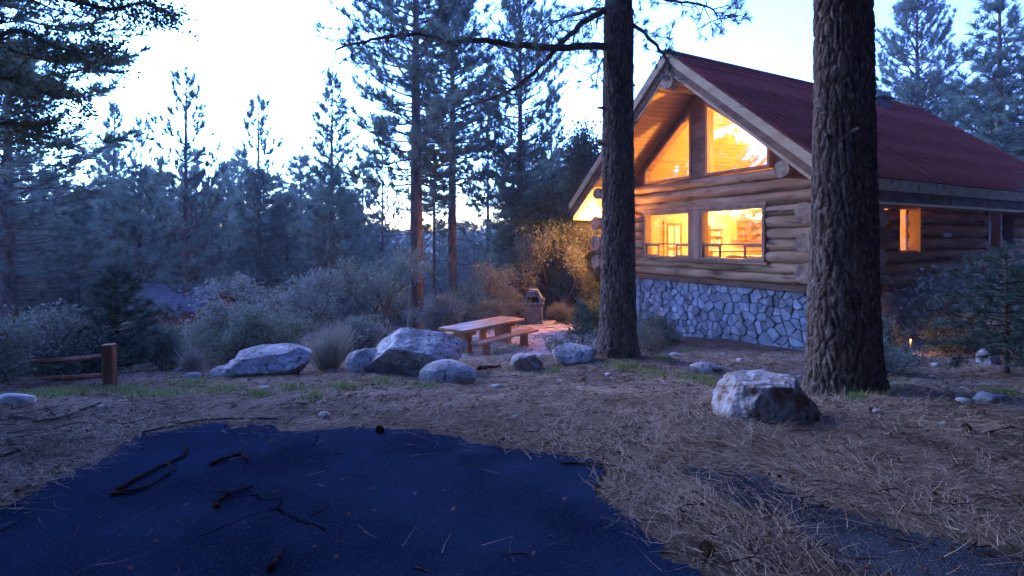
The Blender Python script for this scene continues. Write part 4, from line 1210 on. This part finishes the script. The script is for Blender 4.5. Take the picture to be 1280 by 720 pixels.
limb_set(t9, None, [
    ([rel(775, 55, 11), rel(715, 60, 10.7), rel(650, 57, 10.4), rel(600, 50, 10.2), rel(560, 52, 10.1), rel(520, 40, 10), rel(470, 48, 9.9), rel(420, 62, 9.8)], .085, .02, 1),
    ([rel(775, 0, 11), rel(735, 25, 10.9), rel(705, 48, 10.8), rel(670, 90, 10.9), rel(630, 118, 11), rel(590, 130, 11.1), rel(540, 150, 11.2)], .075, .015, 1),
    ([rel(778, 5, 11), rel(730, 15, 11.6), rel(690, 28, 12), rel(670, 45, 12.2)], .05, .012, 1),
    ([rel(780, 20, 11), rel(820, 55, 10.6), rel(835, 75, 10.5), rel(838, 85, 10.4)], .045, .012, .6),
    ([rel(780, -15, 11), rel(830, 0, 10.8), rel(880, 5, 10.7), rel(912, 22, 10.6)], .045, .01, .8),
    ([rel(775, 30, 11), rel(758, 70, 11.5), rel(735, 100, 11.8)], .035, .01, .7),
    ([(0, 0, 8.5), (-1.5, -1, 8.9), (-3.2, -1.6, 9.2), (-4.6, -2, 9.6)], .08, .015, 1.3),
    ([(0, 0, 9.0), (1.5, 1, 9.6), (3.0, 1.5, 10.4)], .08, .015, 1.3),
    ([(0, 0, 10.0), (.3, -1.8, 10.6), (.6, -3.4, 11.6)], .08, .015, 1.3),
    ([(0, 0, 11.0), (-1.2, 1.5, 11.6), (-2, 2.6, 12.4)], .07, .015, 1.3),
    ([(0, 0, 13.0), (1.2, -1.2, 13.6), (1.8, -2.2, 14.4)], .07, .015, 1.3),
    ([(0, 0, 15.0), (-1.0, -.6, 15.6), (-1.6, -1.2, 16.4)], .06, .015, 1.3),
], 19, .18, 14.0)
# nearest pine
T10 = (4.42, 7.05)
t10 = big_pine('nearest and thickest pine with deeply furrowed bark before the cabin corner', T10[0], T10[1], 9,
               [(-.4, .50), (0, .46), (.5, .425), (1.6, .395), (3.5, .345), (7.2, .30)], 20, 0, 7)
sp = []
rg = np.random.default_rng(4)
for k in range(16):
    h = 7.5 + k * .75; a = k * 2.4; L = 4.2 * (1 - .6 * k / 16)
    sp.append(([(0, 0, h), (math.cos(a) * L * .4, math.sin(a) * L * .4, h + .4), (math.cos(a) * L * .75, math.sin(a) * L * .75, h + .7), (math.cos(a) * L, math.sin(a) * L, h + 1.2)], .07, .015, 1.3))
limb_set(t10, None, sp, 23, .2, 7.0, 22, .007)

# ---- broadleaf trees and shrubs
def leafy(seed, H, trunks, spread, depth, leaf, nleaf, crown_c=None, dense=1.0, droop=0.0, r0=.08, aspect=1.9, wild=.5, first=.35, lift=.35):
    rg = np.random.default_rng(seed)
    b0, b1, b2 = NB(), NB(), NB()
    pos, dirs = [], []
    def grow(p, d, L, r, lev):
        pts = [p]; dd = d
        for _ in range(4):
            dd = unit(dd + rg.normal(0, .16, 3) + np.array([0, 0, lift * .1 - droop * .1 * (depth - lev)])); pts.append(pts[-1] + dd * L / 4)
        (b0 if lev == depth else b1).tube(pts, np.linspace(r, r * .62, 5), 7 if lev == depth else (5 if lev > 1 else 3), cap=False)
        if lev <= 1:
            for q in range(1, 5): pos.append(pts[q]); dirs.append(dd)
        if lev == 0: return
        n = 3 if rg.random() < .6 * dense else 2
        for q in range(n + (1 if lev == depth else 0)):
            f = rg.uniform(.45, 1.0) if q else 1.0
            i = min(4, int(f * 4))
            nd = unit(dd * .8 + unit(rg.normal(size=3)) * wild * 1.6 * np.array([spread, spread, .6]) + np.array([0, 0, lift]))
            grow(pts[i], nd, L * rg.uniform(.58, .85), r * .58, lev - 1)
    for k in range(trunks):
        a = k * 2.4 + rg.uniform(0, 1); tl = 0 if trunks == 1 else rg.uniform(.15, .6) * spread
        d = unit(np.array([math.cos(a) * tl, math.sin(a) * tl, 1.0]))
        grow(np.array([math.cos(a) * .06 * (trunks > 1), math.sin(a) * .06 * (trunks > 1), -.15]), d, H * first, r0, depth)
    pos = np.array(pos); dirs = np.array(dirs)
    m = len(pos) * nleaf
    P = np.repeat(pos, nleaf, 0) + rg.normal(0, leaf * 1.5, (m, 3))
    d = unit(np.repeat(dirs, nleaf, 0) * .5 + rg.normal(size=(m, 3)))
    s = unit(np.cross(d, rg.normal(size=(m, 3))))
    ln = leaf * rg.uniform(.7, 1.3, m)[:, None]
    w = ln / aspect / 2
    V = np.stack([P, P + d * ln * .5 + s * w, P + d * ln, P + d * ln * .5 - s * w], 1).reshape(-1, 3)
    b2.add(V, Q=np.arange(m * 4).reshape(-1, 4), col=np.repeat(np.repeat(rg.uniform(0, 1, len(pos)), nleaf) * .7 + rg.uniform(0, .3, m), 4))
    return b0.mesh('trunk', True), b1.mesh('limbs', True), b2.mesh('crown', False, True)

OAK = leafy(3, 6.5, 1, 1.0, 6, .10, 8, r0=.22, wild=.6, lift=.3)
OAK2 = leafy(6, 6.5, 2, 1.1, 6, .10, 6, r0=.24, wild=.62, lift=.22)
SMALLT = leafy(8, 3.2, 1, .9, 5, .10, 4, r0=.06, wild=.55, lift=.3, first=.42)
SHRUB = leafy(9, 1.5, 6, 1.0, 4, .06, 5, r0=.022, wild=.5, lift=.25, first=.34)
SHRUB2 = leafy(12, 1.9, 5, 1.2, 4, .072, 4, r0=.026, wild=.6, lift=.18, first=.36)
WISP = leafy(15, 1.2, 3, .7, 3, .05, 5, r0=.012, wild=.45, lift=.3, first=.45)
LM = lambda l: ('bark_far', 'twig', l)
plant_tree('oak_tree', 'twisted two-stemmed oak lit warm beside the cabin', 'tree', OAK2, 714, 27.5, .3, None, (1.05, 1.05, 1.25), LM('leaf_dry'))
plant_tree('oak_tree', 'rounded dark oak crown just left of the cabin eave', 'tree', OAK, 722, 29.5, 1.3, None, (1.7, 1.7, 2.0), LM('leaf'), top=165)
plant_tree('oak_tree', 'straight reddish oak stem right of the outdoor fireplace', 'tree', OAK, 693, 26.5, 2.4, None, (.75, .75, .95), LM('leaf_dry'))
plant_tree('oak_tree', 'broad oak filling the gap behind the outdoor fireplace', 'tree', OAK2, 672, 32, 4.0, None, (1.2, 1.2, 1.2), LM('leaf'))
plant_tree('small_tree', 'pale dry sapling behind the near bench', 'tree', SMALLT, 616, 24, 1.0, None, (.8, .8, .95), LM('leaf_dry'))
plant_tree('small_tree', 'leggy little oak left of the pair of tall pines, right of two', 'tree', SMALLT, 478, 19, 2.0, None, 1.0, LM('leaf_shrub'))
plant_tree('small_tree', 'leggy little oak left of the pair of tall pines, left of two', 'tree', SMALLT, 455, 21, 3.2, None, 1.15, LM('leaf_shrub'))
plant_tree('small_tree', 'pale twiggy tree behind the long white-grey boulder', 'tree', SMALLT, 372, 17, 4.2, None, (.9, .9, .85), LM('leaf_pale'))
plant_tree('small_tree', 'pale green bushy tree left of the long white-grey boulder', 'tree', SMALLT, 318, 14, 5.2, None, (.9, .9, .72), LM('leaf_pale'))
sh = [
 (292, 12.5, SHRUB2, 1.05, 'leaf_pale', 'pale shrub growing behind the fence post gap'), (322, 11, SHRUB2, .85, 'leaf_shrub', 'grey-green shrub directly behind the long white-grey boulder'),
 (52, 9.6, SHRUB2, 1.0, 'leaf_pale', 'white-twigged shrub reaching over the fence rails'),
 (-30, 8.0, SHRUB, 1.0, 'leaf_shrub', 'dark shrub at the left edge in front of the rails'), (95, 10, SHRUB, 1.0, 'leaf_shrub', 'dark shrub behind the lower fence rail'),
 (205, 10.5, SHRUB, .8, 'leaf_shrub', 'low dark shrub right of the fence post'), (165, 17, SHRUB2, 1.2, 'leaf_shrub', 'dark bush behind the little fir by the fence'),
 (555, 21, SHRUB, 1.3, 'leaf_pale', 'pale bush at the foot of the right tall pine'),
 (535, 24, SHRUB, 1.1, 'leaf_pale', 'small pale bush between the two tall pines'), (612, 21.5, SHRUB, 1.05, 'leaf_dry', 'yellowish bush behind the picnic table'),
 (640, 23, SHRUB2, 1.1, 'leaf_dry', 'dry bush left of the outdoor fireplace'), (700, 24, SHRUB, .9, 'leaf_dry', 'small dry bush at the foot of the reddish oak stem'),
 (742, 20, SHRUB2, .75, 'leaf', 'green bush left of the middle pine trunk'), (757, 24, SHRUB2, 1.2, 'leaf', 'green bush under the left eave of the cabin'),
 (820, 17.5, SHRUB, .95, 'leaf_shrub', 'thin grey shrub against the stone foundation'), (812, 14.5, WISP, 1.1, 'leaf_dry', 'brown wispy shrub right of the middle pine trunk'),
 (1104, 9.0, SHRUB2, .50, 'leaf_pale', 'pale leafy shrub right of the nearest pine trunk'), (1092, 12.6, SHRUB, .9, 'leaf_shrub', 'dark shrub at the cabin corner behind the nearest pine'),
 (1200, 13.4, SHRUB2, .8, 'leaf_shrub', 'dark shrub under the lit side window'), (1290, 12, SHRUB2, 1.7, 'leaf_pale', 'pale shrub at the right edge beside the spruce'),
 (1215, 14.5, SHRUB2, 1.2, 'leaf_shrub', 'dark shrub against the side foundation behind the spruce'),
 (640, 13.6, WISP, .85, 'leaf_pale', 'thin wispy sapling in front of the near bench'), (700, 11.8, WISP, .6, 'leaf_shrub', 'thin wispy sapling left of the pale blue-grey boulder'),
 (745, 13, WISP, 1.0, 'leaf_shrub', 'small dark sapling touching the middle pine trunk'), (450, 12.5, SHRUB, .9, 'leaf_pale', 'low pale shrub right of the spiky sage bush'),
 (130, 14, SHRUB2, 1.3, 'leaf_shrub', 'dark bush behind the fence and left of the little fir'), (20, 13, SHRUB2, 1.5, 'leaf_shrub', 'big dark bush at the left edge behind the fence'),
 (500, 26, SHRUB2, 1.5, 'leaf_shrub', 'broad bush behind the left tall pine'),
 (590, 27, SHRUB2, 1.7, 'leaf_shrub', 'broad dark bush right of the pair of tall pines'), (355, 24, SHRUB2, 1.8, 'leaf_shrub', 'tall dark bush right of the hut'),
]
for k, (u, Y, me, s, lf, lab) in enumerate(sh):
    plant_tree('shrub', lab, 'shrub', me, u, Y, k * 1.1, None, s, LM(lf))

# little fir by the fence, spruce sapling on the right
FIR = pine(31, 2.0, .035, .15, .85, 90, young, (.13, 28, .007), (.0, .5), 11, bare=.12, curl=.25, twl=(.12, .3), sides=6)
SPRUCE = pine(37, 2.6, .05, .45, 1.45, 70, young, (.11, 28, .0055), (-.12, .35), 13, bare=.15, curl=.15, twl=(.12, .34), sides=7)
PSAP = pine(39, 1.7, .03, .25, .7, 42, young, (.15, 24, .004), (.0, .6), 7, bare=.2, curl=.4, twl=(.1, .3), sides=6)
plant_tree('fir_sapling', 'little blue-green fir standing behind the fence post', 'tree', FIR, 145, 10.4, .5, None, 1.05, ('bark_far', 'twig', 'needle_spruce'))
plant_tree('spruce_sapling', 'young spruce with drooping boughs at the right edge', 'tree', SPRUCE, 1258, 8.7, .5, None, .84, ('bark_far', 'twig', 'needle_spruce'))
plant_tree('pine_sapling', 'young pine sapling left of the middle pine trunk', 'tree', PSAP, 728, 14.2, .5, None, 1.1, ('bark_far', 'twig', 'needle_spruce'))

# spiky sage bush
def spiky(seed, n, H, w, lean=.75):
    rg = np.random.default_rng(seed); b = NB()
    a = rg.uniform(0, 6.28, n); e = np.abs(rg.normal(0, lean * .5, n)).clip(0, 1.2); L = H * rg.uniform(.45, 1.05, n)
    r = rg.uniform(0, .16, n) * H
    P0 = np.stack([np.cos(a) * r, np.sin(a) * r, 0 * a - .03], 1)
    D = np.stack([np.cos(a) * np.sin(e), np.sin(a) * np.sin(e), np.cos(e)], 1)
    S_ = unit(np.cross(D, rg.normal(size=(n, 3)))) * w
    P1 = P0 + D * L[:, None] * .6; P2 = P0 + unit(D + np.array([0, 0, -.12]))* L[:, None]
    V = np.stack([P0 - S_ * .7, P0 + S_ * .7, P1 + S_, P1 - S_, P2], 1).reshape(-1, 3)
    i = np.arange(n) * 5
    b.add(V, Q=np.stack([i, i + 1, i + 2, i + 3], 1), T=np.stack([i + 3, i + 2, i + 4], 1), col=np.repeat(rg.uniform(0, 1, n), 5))
    # short side leaves
    m = n * 7
    q = rg.integers(0, n, m); f = rg.uniform(.25, 1, m)[:, None]
    B = P0[q] + (P2[q] - P0[q]) * f; d = unit(D[q] * 1.0 + rg.normal(0, .5, (m, 3))); s = unit(np.cross(d, rg.normal(size=(m, 3)))) * w * .8
    ln = H * .085 * rg.uniform(.6, 1.3, m)[:, None]
    b.add(np.stack([B - s, B + s, B + d * ln], 1).reshape(-1, 3), T=np.arange(m * 3).reshape(-1, 3), col=np.repeat(rg.uniform(.2, 1, m), 3))
    return b.mesh('sage_bush', False, True)
for u, Y, H, lab in ((412, 9.6, 1.0, 'spiky pale sage bush between the two boulders'), (240, 9.9, .55, 'small spiky sage tuft left of the long white-grey boulder')):
    x = at(u, Y); o = put('sage_bush', spiky(int(u), int(520 * H), H, .005), M['sage'], None, (x, Y, gz(x, Y)))
    tag(o, lab, 'shrub')

# ------------------------------------------------------------------ overhanging oak bough at the top left
rg = np.random.default_rng(55)
OVL = thing('oak_tree', 'oak outside the view whose long bough crosses the top left corner', 'tree', (-9.3, 7.2, gz(-9.3, 7.2)), 0)
g0 = gz(-9.3, 7.2)
b = NB(); b.tube([(0, 0, -.4), (.05, 0, 1.5), (.1, .1, 3.2), (.0, .2, 5.5)], [.24, .20, .17, .10], 9); b.build('trunk', M['bark_far'], OVL, True)
rgb_ = np.random.default_rng(5)
b1 = NB(); pos = []; dirs = []
def bough(pts, r0, n, L):
    P = np.array(pts); Q = np.stack([np.interp(np.linspace(0, 1, 24), np.linspace(0, 1, len(P)), P[:, i]) for i in range(3)], 1)
    for _ in range(3): Q[1:-1] = (Q[:-2] + 2 * Q[1:-1] + Q[2:]) / 4
    b1.tube(Q, np.linspace(r0, .008, 24), 6, cap=False)
    for k in range(n):
        i = rgb_.integers(5, 24); d = unit(rgb_.normal(size=3) + np.array([.3, 0, -.5])); p = Q[i]; seg = [p]
        for _ in range(4): d = unit(d + rgb_.normal(0, .3, 3)); seg.append(seg[-1] + d * L * rgb_.uniform(.6, 1.2) / 4)
        b1.tube(seg, np.linspace(.01, .003, 5), 3, cap=False)
        for s in seg[1:]:
            for _ in range(2): pos.append(s + rgb_.normal(0, .07, 3)); dirs.append(d)
def rl(u, v, Y):
    p = px(u, v, Y); return (p[0] + 9.3, p[1] - 7.2, p[2] - g0)
bough([(.05, .15, 4.4), rl(10, -20, 8), rl(90, 0, 8.3), rl(140, 14, 8.5), rl(180, 0, 8.6), rl(225, 22, 8.7)], .06, 38, .55)
bough([(.05, .15, 4.0), rl(20, 30, 8.4), rl(70, 60, 8.8), rl(120, 70, 9), rl(160, 50, 9)], .05, 40, .6)
bough([(.05, .15, 3.6), rl(20, 90, 8.8), rl(60, 120, 9.2), rl(100, 125, 9.4)], .05, 34, .6)
bough([(.05, .15, 3.0), rl(10, 150, 8.8), rl(40, 160, 9.2), rl(70, 150, 9.4)], .05, 30, .6)
b1.build('limbs', M['twig'], OVL, True)
pos = np.array(pos); m = len(pos) * 5
P = np.repeat(pos, 5, 0) + rgb_.normal(0, .05, (m, 3)); d = unit(rgb_.normal(size=(m, 3))); s = unit(np.cross(d, rgb_.normal(size=(m, 3)))); ln = .075 * rgb_.uniform(.6, 1.3, m)[:, None]
b2 = NB(); b2.add(np.stack([P, P + d * ln * .5 + s * ln * .27, P + d * ln, P + d * ln * .5 - s * ln * .27], 1).reshape(-1, 3), Q=np.arange(m * 4).reshape(-1, 4), col=np.repeat(rgb_.uniform(0, 1, m), 4))
b2.build('crown', M['leaf'], OVL, False, True)

# ------------------------------------------------------------------ litter, grass, sticks, cones
rg = np.random.default_rng(99)
def strands(n, xr, yr, length, width, dens, name, m, lift=.012, flow=1.0, rise=.18, label='', cat=''):
    x = rg.uniform(*xr, n); y = yr[0] * (yr[1] / yr[0]) ** rg.uniform(0, 1, n)
    keep = rg.uniform(0, 1, n) < dens(x, y)
    x, y = x[keep], y[keep]; n = len(x)
    P = np.stack([x, y, 0 * x], 1)
    ang = fbm(P * .55, 2, 3) * 3.2 + fbm(P * 2.3, 2, 13) * 1.6 + rg.normal(0, .68, n) * flow + .2
    L = length * rg.uniform(.55, 1.2, n)
    bend = rg.normal(0, .5, n)
    z = ground_z(x, y) + rg.uniform(0, 1, n) ** 2 * .035 + lift
    pts = []
    px_, py_, pz_ = x, y, z
    tilt = rg.normal(0, rise, n)
    for k in range(4):
        pts.append(np.stack([px_, py_, pz_], 1))
        a = ang + bend * (k / 3)
        px_ = px_ + np.cos(a) * L / 3; py_ = py_ + np.sin(a) * L / 3; pz_ = pz_ + L / 3 * tilt * (1 - .8 * k / 2)
    pts = np.array(pts)
    gzv = ground_z(pts[:, :, 0].ravel(), pts[:, :, 1].ravel()).reshape(4, n) + lift * .6
    pts[:, :, 2] = np.maximum(pts[:, :, 2], gzv)
    w = width * rg.uniform(.6, 1.3, n) * np.clip(y / 4.5, .8, 3)
    V = []
    for k in range(4):
        a = ang + bend * (k / 3)
        s = np.stack([-np.sin(a), np.cos(a), rg.normal(0, .3, n)], 1) * (w * (1 - .25 * k))[:, None]
        V += [pts[k] - s, pts[k] + s]
    V = np.stack(V, 1).reshape(-1, 3)
    i = np.arange(n) * 8
    Q = np.concatenate([np.stack([i + 2 * k, i + 2 * k + 1, i + 2 * k + 3, i + 2 * k + 2], 1) for k in range(3)])
    b = NB(); b.add(V, Q=Q, col=np.repeat(np.clip(.5 + .40 * fbm(P * .8, 3, 21) + rg.normal(0, .27, n), 0, 1), 8))
    return tag(b.build(name, m, None, False, True), label, cat, None, 'stuff')
def dens_lit(x, y):
    P = np.stack([x, y, 0 * x], 1)
    w = np.stack([fbm(P * 3.5, 3, 31), fbm(P * 3.5, 3, 47)], 1) * .12 + rg.normal(0, .11, (len(x), 2))
    dr = in_poly(x + w[:, 0], y + w[:, 1], DRIVE); pa = in_poly(x + w[:, 0], y + w[:, 1], PATH)
    d = np.where(dr, .004, np.where(pa, .05, 1.0))
    d = d * np.clip((17 - y) / 6, 0, 1) * np.clip(.95 + fbm(P * .9, 4, 61) * 1.7, .12, 1)
    d = d * np.where((np.abs(x) > y * 1.05 + .6), 0, 1)
    d = d * np.where((y > 13.0) & in_poly(x, y, PAT), .15, 1)
    return d
strands(280000, (-13, 14), (2.2, 15), .23, .0023, dens_lit, 'pine_needle_litter', M['litter'], label='dry fallen pine needles matted over the forest floor', cat='needles')

gr_spots = [(818, 458, 9.2, .5), (690, 462, 9.5, .2), (830, 452, 10.5, .3), (870, 465, 8.8, .5), (900, 470, 8, .4), (930, 478, 7.5, .4), (200, 492, 6.6, .6), (150, 488, 7.1, .5), (280, 490, 7, .4), (325, 503, 6.4, .25), (370, 488, 7, .4), (100, 492, 7, .6),
            (60, 500, 6.5, .6), (480, 478, 7.8, .3), (530, 482, 7.6, .3), (1085, 495, 6.6, .3), (1100, 478, 7.4, .4), (1250, 495, 6.6, .35), (990, 470, 7.9, .3), (860, 425, 15, .6), (830, 425, 17, .6), (240, 480, 7.8, .4), (430, 486, 7.2, .3), (780, 455, 9.8, .5), (1070, 500, 6.1, .2), (390, 500, 6.3, .2)]
b = NB()
for (u, v, Y, s) in gr_spots:
    n = int(650 * s) + 60; x0 = at(u, Y)
    cx_ = rg.normal(x0, s * .36, n); cy_ = rg.normal(Y, s * .3, n); cz_ = ground_z(cx_, cy_)
    h = rg.uniform(.05, .15, n); a = rg.uniform(0, 6.28, n); ln = rg.uniform(.1, .7, n)
    D = np.stack([np.cos(a) * ln, np.sin(a) * ln, 1 + 0 * a], 1) * h[:, None]
    P0 = np.stack([cx_, cy_, cz_], 1); S_ = np.stack([-np.sin(a), np.cos(a), 0 * a], 1) * .0035
    V = np.stack([P0 - S_, P0 + S_, P0 + D * .6 + S_ * .7, P0 + D * .6 - S_ * .7, P0 + D * [1.4, 1.4, .95]], 1).reshape(-1, 3)
    i = np.arange(n) * 5
    b.add(V, Q=np.stack([i, i + 1, i + 2, i + 3], 1), T=np.stack([i + 3, i + 2, i + 4], 1), col=np.repeat(rg.uniform(0, 1, n), 5))
tag(b.build('grass', M['grass'], None, False, True), 'short green grass growing in scattered patches round the boulders', 'grass', None, 'stuff')

# bark flakes and broken twigs in the duff: uncountable
b = NB(); n = 9000
fy = 2.4 * (13 / 2.4) ** rg.uniform(0, 1, n); fx = rg.uniform(-1, 1, n) * (fy * 1.0 + .8)
kp = rg.uniform(0, 1, n) < np.where(in_poly(fx, fy, DRIVE), .05, .9); fx, fy = fx[kp], fy[kp]; n = len(fx)
fs_ = rg.uniform(.006, .026, n) * np.clip(fy / 5, .7, 1.6); fa = rg.uniform(0, 6.28, n); el = rg.uniform(.3, 1, n)
cx_, cy_, cz_ = fx, fy, ground_z(fx, fy) + .02 + rg.uniform(0, .025, n)
ux = np.stack([np.cos(fa), np.sin(fa), rg.normal(0, .25, n)], 1) * fs_[:, None]; vx = np.stack([-np.sin(fa), np.cos(fa), rg.normal(0, .25, n)], 1) * (fs_ * el)[:, None]
P0 = np.stack([cx_, cy_, cz_], 1); up_ = np.array([0, 0, .004])
V = np.stack([P0 - ux - vx, P0 + ux - vx * .7, P0 + ux * .8 + vx, P0 - ux * .9 + vx * .8, P0 + up_ + (ux + vx) * .1], 1).reshape(-1, 3)
i = np.arange(n) * 5
b.add(V, T=np.concatenate([np.stack([i, i + 1, i + 4], 1), np.stack([i + 1, i + 2, i + 4], 1), np.stack([i + 2, i + 3, i + 4], 1), np.stack([i + 3, i, i + 4], 1)]), col=np.repeat(rg.uniform(0, 1, n), 5))
for q in range(420):
    Y = 2.6 * (11 / 2.6) ** rg.uniform(0, 1); x = rg.uniform(-1, 1) * (Y + .5)
    if in_poly(np.array([x]), np.array([Y]), DRIVE)[0] and rg.random() < .9: continue
    a = rg.uniform(0, 6.28); L_ = rg.uniform(.06, .30); z = gz(x, Y) + .03
    m_ = (x + math.cos(a) * L_ / 2, Y + math.sin(a) * L_ / 2, z + rg.uniform(0, .02)); e_ = (x + math.cos(a + .3) * L_, Y + math.sin(a + .3) * L_, z + rg.uniform(-.005, .03))
    b.tube([(x, Y, z), m_, e_], [.005, .004, .0025], 4, col=rg.uniform(0, .5))
tag(b.build('bark_litter', M['flake'], None, False, True), 'bark flakes and broken twigs strewn through the needles', 'bark litter', None, 'stuff')

# pebbles in the soil: uncountable
b = NB(); V0, T0 = ICO[2]
V0 = ICO[2][0]; n = 260
for k in range(n):
    Y = rg.uniform(6.0, 15.0); u = rg.uniform(560, 1290); x = at(u, Y); s = rg.uniform(.012, .035)
    V = V0 * np.array([s, s * .8, s * .55]) * (1 + rg.normal(0, .12, (len(V0), 1))); 
    b.add(V + [x, Y, gz(x, Y) + s * .15], T=T0)
tag(b.build('pebbles', M['rock']), 'tiny pale pebbles scattered over the bare soil', 'pebbles', None, 'stuff')

def stick(label, uvs, r, side=0, seed=0, zoff=.02):
    rgk = np.random.default_rng(seed)
    pts = []
    for (u, v) in uvs:
        Y = 5.0
        for _ in range(12):
            x = at(u, Y); Y = (EYE - gz(x, Y)) * 659 / (v - 302)
        pts.append((at(u, Y), Y, gz(at(u, Y), Y) + zoff + r * .6))
    P = np.array(pts)
    tn = np.linspace(0, 1, len(P) * 4); Q = np.stack([np.interp(tn, np.linspace(0, 1, len(P)), P[:, i]) for i in range(3)], 1)
    for _ in range(2): Q[1:-1] = (Q[:-2] + 2 * Q[1:-1] + Q[2:]) / 4
    Q[:, :2] += rgk.normal(0, r * .5, (len(Q), 2))
    o0 = Q[0].copy(); b = NB(); b.tube(Q - o0, np.linspace(r, r * .5, len(Q)) * (1 + rgk.normal(0, .12, len(Q))), 7)
    for k in range(side):
        i = rgk.integers(2, len(Q) - 2); a = rgk.uniform(0, 6.28); e = Q[i] - o0 + np.array([math.cos(a), math.sin(a), .15]) * rgk.uniform(.05, .12)
        b.tube([Q[i] - o0, e], [r * .5, r * .25], 5)
    o = b.build('stick', M['stick'], None, True); o.location = o0
    return tag(o, label, 'stick')
stick('long hooked bare stick on the dark drive', [(142, 620), (165, 606), (200, 588), (225, 577), (236, 567), (230, 561)], .016, 0, 1)
stick('curved stick crossing the end of the hooked stick on the drive', [(140, 621), (170, 618), (195, 607), (220, 590)], .012, 0, 2)
stick('short knobbly stick at the middle of the drive', [(263, 584), (283, 577), (301, 571), (309, 580)], .014, 3, 3)
stick('bowed twig with bits of bark below the knobbly stick', [(269, 640), (274, 630), (290, 620), (317, 612)], .014, 3, 4)
stick('dark stub of wood at the lower edge of the drive', [(338, 716), (346, 705), (356, 694)], .014, 1, 5)
stick('long dark fallen branch on the needles at the left', [(10, 525), (50, 533), (90, 523), (125, 507)], .022, 4, 6)
stick('thin branch rising from the fallen branch at the left', [(58, 512), (66, 520), (76, 527)], .012, 0, 7)
stick('dark bent stick along the upper edge of the drive', [(180, 545), (215, 536), (255, 528), (290, 527), (350, 527)], .014, 2, 8)
stick('short dark twig in the needles at the lower left', [(0, 575), (20, 570), (40, 562)], .014, 1, 9)
stick('dark stick on the needles left of the white boulder', [(880, 510), (888, 505), (895, 512), (902, 505)], .009, 2, 10)
stick('dark twig at the right corner of the drive', [(700, 583), (735, 583), (770, 586)], .010, 2, 11)
stick('bent twig on the needles at the far right', [(1235, 545), (1258, 538), (1282, 541)], .012, 1, 12)
stick('charred piece of wood by the rounded blue-grey boulder', [(596, 463), (610, 462), (622, 461)], .045, 3, 13)

def cone_mesh():
    b = NB(); rgc = np.random.default_rng(3)
    b.lathe([(.008, -.06), (.028, -.045), (.034, 0), (.024, .045), (.006, .07)], 8)
    for k in range(70):
        f = k / 70; a = k * 2.4; z = -.055 + .115 * f; r = .036 * math.sin(.35 + 2.5 * f) + .006
        c, s = math.cos(a), math.sin(a); L = .022
        P = np.array([[c * r * .6 - s * .012, s * r * .6 + c * .012, z], [c * r * .6 + s * .012, s * r * .6 - c * .012, z], [c * (r + L) + s * .008, s * (r + L) - c * .008, z + .012], [c * (r + L) - s * .008, s * (r + L) + c * .008, z + .012]])
        b.add(np.concatenate([P, P + [0, 0, .004]]), [(0, 1, 2, 3), (7, 6, 5, 4), (0, 4, 5, 1), (1, 5, 6, 2), (2, 6, 7, 3), (3, 7, 4, 0)])
    return b.mesh('pine_cone')
cm = cone_mesh()
for k, (u, v, lab) in enumerate(((475, 542, 'pine cone at the upper edge of the drive'), (1225, 520, 'pine cone between the stones at the far right'),
                                 (1208, 540, 'pine cone left of the bent twig at the far right'),
                                 (520, 484, 'pine cone below the large angular boulder'), (885, 693, 'pine cone on the needles beside the path'))):
    Y = 5.0
    for _ in range(12): Y = (EYE - gz(at(u, Y), Y)) * 659 / (v - 302)
    o = put('pine_cone', cm, M['cone'], None, (at(u, Y), Y, gz(at(u, Y), Y) + .06)); o.rotation_euler = (R(80), R(15 * k), k * 1.3); o.scale = (.62,) * 3; o.location.z -= .025; tag(o, lab, 'pine cone', 'fallen pine cones')

# ------------------------------------------------------------------ evening haze in the valley
b = NB(); b.box(-330, 330, -75, 370, -14, 27)
hz = b.build('haze', None)
hm = bpy.data.materials.new('evening_haze'); hm.use_nodes = True
nt = hm.node_tree; nt.nodes.remove(nt.nodes['Principled BSDF'])
pv = nt.nodes.new('ShaderNodeVolumePrincipled'); pv.inputs['Color'].default_value = (.80, .88, 1.0, 1); pv.inputs['Density'].default_value = HAZE
pv.inputs['Anisotropy'].default_value = .2
nt.links.new(pv.outputs[0], nt.nodes['Material Output'].inputs['Volume'])
hz.data.materials.append(hm)
tag(hz, 'thin blue evening haze hanging between the trees', 'haze', None, 'stuff')
